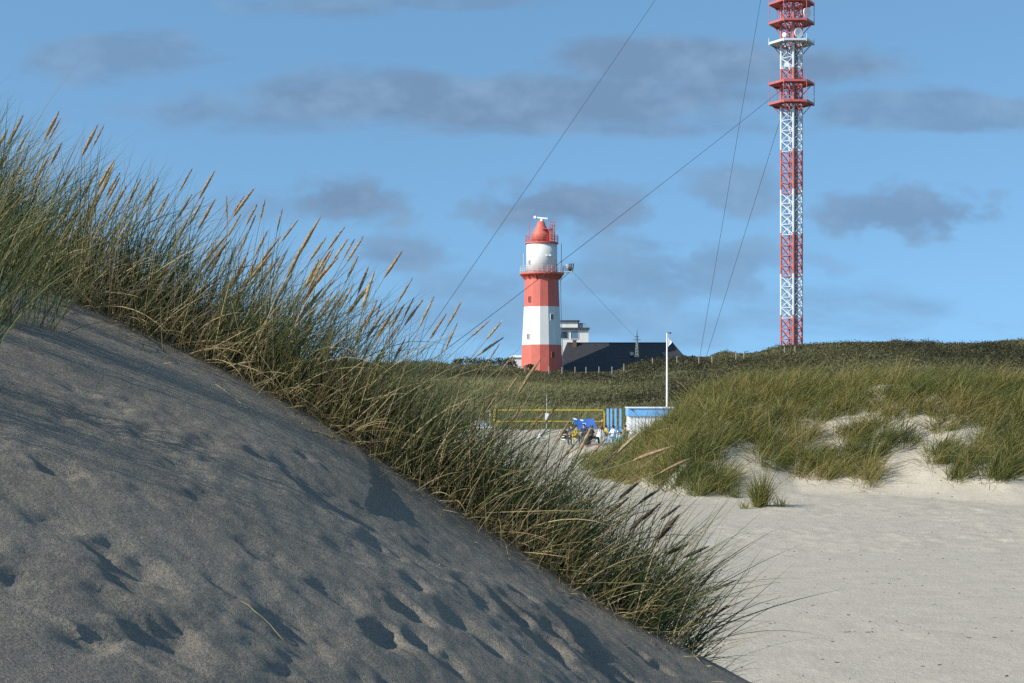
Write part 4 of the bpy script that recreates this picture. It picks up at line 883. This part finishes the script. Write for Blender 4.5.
blk, nav, tea, olv, ylw, gry, brn, lbl, hb_, hd, wht = C('black_cloth', (.018, .018, .022)), C('navy_cloth', (.02, .035, .09)), C('teal_cloth', (.10, .28, .30)), C('olive_cloth', (.15, .12, .05)), C('yellow_cloth', (.55, .42, .10)), C('grey_cloth', (.05, .05, .055)), C('brown_cloth', (.12, .06, .035)), C('light_blue_cloth', (.30, .48, .62)), C('hair_brown', (.05, .03, .018)), C('hair_dark', (.012, .01, .01)), C('white_shirt', (.7, .7, .7))
chair(565.5, 105, R(40), M['plastic'], 'white chair at the left end under the person in charcoal'); person(565.5, 105, R(40), gry, blk, hd, 'person in charcoal jacket sitting in a white chair, farthest left of the group', lean=.2)
chair(577, 107, R(30), M['yellow'], 'yellow chair second from the left in front of the blue shelter'); person(577, 107, R(30), ylw, gry, hd, 'person in a yellow top sitting left in front of the blue shelter', arm=.9)
chair(583.5, 110.5, R(-20), M['dark_metal'], 'dark chair directly before the blue shelter, under the person in navy'); person(583.5, 110.5, R(-20), nav, nav, hd, 'person in navy clothes sitting directly before the middle of the blue shelter')
chair(592.5, 106, R(70), M['dark_metal'], 'dark chair under the person in black before the right end of the shelter'); person(592.5, 106, R(70), blk, blk, hd, 'person all in black sitting in profile before the right end of the blue shelter', lean=.05, arm=.8)
person(602.5, 113, R(15), brn, gry, hb_, 'brown haired person standing behind the group between the shelter and blue posts', pose='stand', legs=.04)
chair(612.5, 106, R(-60), M['plastic'], 'white chair in front of the blue posts under the dark-haired person'); person(612.5, 106, R(-60), wht, lbl, hd, 'dark-haired person in a white top and light blue trousers before the blue posts', lean=.05, arm=.9)
person(619.5, 105, R(-30), tea, tea, hb_, 'person in teal crouched on the sand between the white top and the olive coat', pose='ground')
chair(624, 107, R(-75), M['wood'], 'wooden coloured chair at the right end of the group by the hut'); person(624, 107, R(-75), olv, blk, hb_, 'person in an olive coat sitting at the right end next to the hut', lean=.1)
chair(571, 109, R(-40), M['dark_metal'], 'dark chair between the charcoal jacket and the yellow top'); person(571, 109, R(-40), nav, gry, hb_, 'person in a navy jumper and grey trousers between the charcoal jacket and the yellow top', lean=.08)
person(588.5, 105.5, R(200), blk, nav, hd, 'person in a black jacket sitting on the sand with the back to the camera', pose='ground', lean=.15)
chair(607, 107.5, R(100), M['wood'], 'wooden coloured chair facing left before the blue posts'); person(607, 107.5, R(100), ylw, nav, hb_, 'person in a yellow top and navy trousers facing right before the blue posts', lean=.1, arm=.7)
person(629, 112.5, R(40), lbl, gry, hd, 'person in a light blue top standing against the left wall of the hut', pose='stand', legs=.05)
def bag(px, d, w_, h_, mat, label, name='bag', cat='bag'):
    o = empty(name, (X(px, d), d, ground(px, d))); tag(o, label, cat); m = MB(); m.lathe([(w_ * .42, 0), (w_ * .5, h_ * .2), (w_ * .47, h_ * .6), (w_ * .3, h_ * .92), (w_ * .12, h_)], 10); m.build('sack', mat, o)
    m = MB(); m.tube([(-w_ * .2, 0, h_ * .9), (-w_ * .1, 0, h_ * 1.2), (w_ * .1, 0, h_ * 1.2), (w_ * .2, 0, h_ * .9)], 0.02, 5); m.build('handle', mat, o)
bag(540.5, 118, .5, .34, M['cloth_white'], 'white bag alone on the sand under the yellow edged net')
bag(599.5, 108.5, .5, .8, M['cloth_white'], 'tall white sack standing right of the blue shelter')
bag(586, 104.5, .4, .35, C('dark_bag', (.05, .05, .06)), 'small dark bag on the sand in front of the seated group')
def towel(px, d, w_, l_, mat, label):
    x, z = X(px, d), ground(px, d); o = empty('towel', (x, d, z)); tag(o, label, 'towel'); vs = []
    for j in range(7):
        for i in range(7): a, b = (i / 6 - .5) * w_, (j / 6 - .5) * l_; vs.append((a, b, gz(beach_z, x + a, d + b) - z + .05 + .03 * math.sin(7 * a + 4 * b)))
    m = MB(); m.add(vs, [(j * 7 + i, j * 7 + i + 1, (j + 1) * 7 + i + 1, (j + 1) * 7 + i) for j in range(6) for i in range(6)], smooth=True); m.build('cloth', mat, o)
towel(594, 102.5, 1.3, .9, M['pink'], 'red towel spread on the sand before the seated group'); towel(601, 104.6, 1.0, 1.2, C('grey_towel', (.16, .17, .19)), 'grey towel on the sand beside the red towel')
# white loungers half hidden behind the grass at the left
for px, lb in ((482, 'white lounger left of the net, half hidden by the grass'), (487.5, 'white lounger nearest the left pole of the net')):
    d = 135.0; o = empty('sun_lounger', (X(px, d), d, ground(px, d)), R(40)); tag(o, lb, 'lounger', 'white loungers behind the grass')
    MB().box((0, -.3, .34), (.62, 1.3, .09)).build('bed', M['cloth_white'], o); MB().box((0, .6, .62), (.62, .09, .75), rot=Matrix.Rotation(R(-32), 3, 'X')).build('backrest', M['cloth_white'], o)
    for sx in (-1, 1):
        for y in (-.8, .3): MB().tube([(sx * .27, y, .3), (sx * .27, y, -.02)], 0.03, 6).build('leg', M['plastic'], o)

# dry weed and twigs on the near sand
def litter():
    m = MB()
    for i in range(190):
        d = random.choice((18, 21, 26, 31, 37, 44)) + random.gauss(0, .8); x = X(random.uniform(640, 1060), d); z = gz(beach_z, x, d); r = random.uniform(.008, .03); a0_ = random.uniform(0, 6.28); n = 6; mi = 0 if random.random() < .6 else 1
        ring = [Vector((x + r * random.uniform(.5, 1.6) * math.cos(a0_ + k) , d + r * random.uniform(.5, 1.3) * math.sin(a0_ + k), z + random.uniform(-.005, .02))) for k in (0, 1.05, 2.1, 3.15, 4.2, 5.25)]
        top = Vector((x, d, z + r * .5)); m.add(ring + [top], [(k, (k + 1) % 6, 6) for k in range(6)], mi)
    o = m.build('beach_litter', [M['weed'], M['wood']]); tag(o, 'small dark and grey weed scraps strewn over the open beach sand', 'litter', kind='stuff')
litter()
def twig(px, py, ln, ang, label, r=.0035):
    x, y = ray_dune(px, py); z = gz(dune_z, x, y); m = MB(); pts = []
    for k in range(7):
        a, b = ln * (k / 6 - .5) * math.cos(ang), ln * (k / 6 - .5) * math.sin(ang); pts.append(Vector((a, b + .01 * math.sin(k * 2), gz(dune_z, x + a, y + b) - z + r * (1.0 + .8 * (k % 2)))))
    m.tube(pts, [r * (1.1 - .1 * k) for k in range(7)], 5); o = m.build('twig', M['stem']); o.location = (x, y, z); tag(o, label, 'twig')
twig(262, 620, .14, -.5, 'thin bleached twig lying low on the left of the sand face', .0018); twig(455, 575, .2, 1.0, 'straight dry straw lying on the middle of the sand face', .002); twig(235, 400, .3, -.8, 'long dry straw on the sand just below the crest', .002)
print('objects', len(bpy.data.objects))
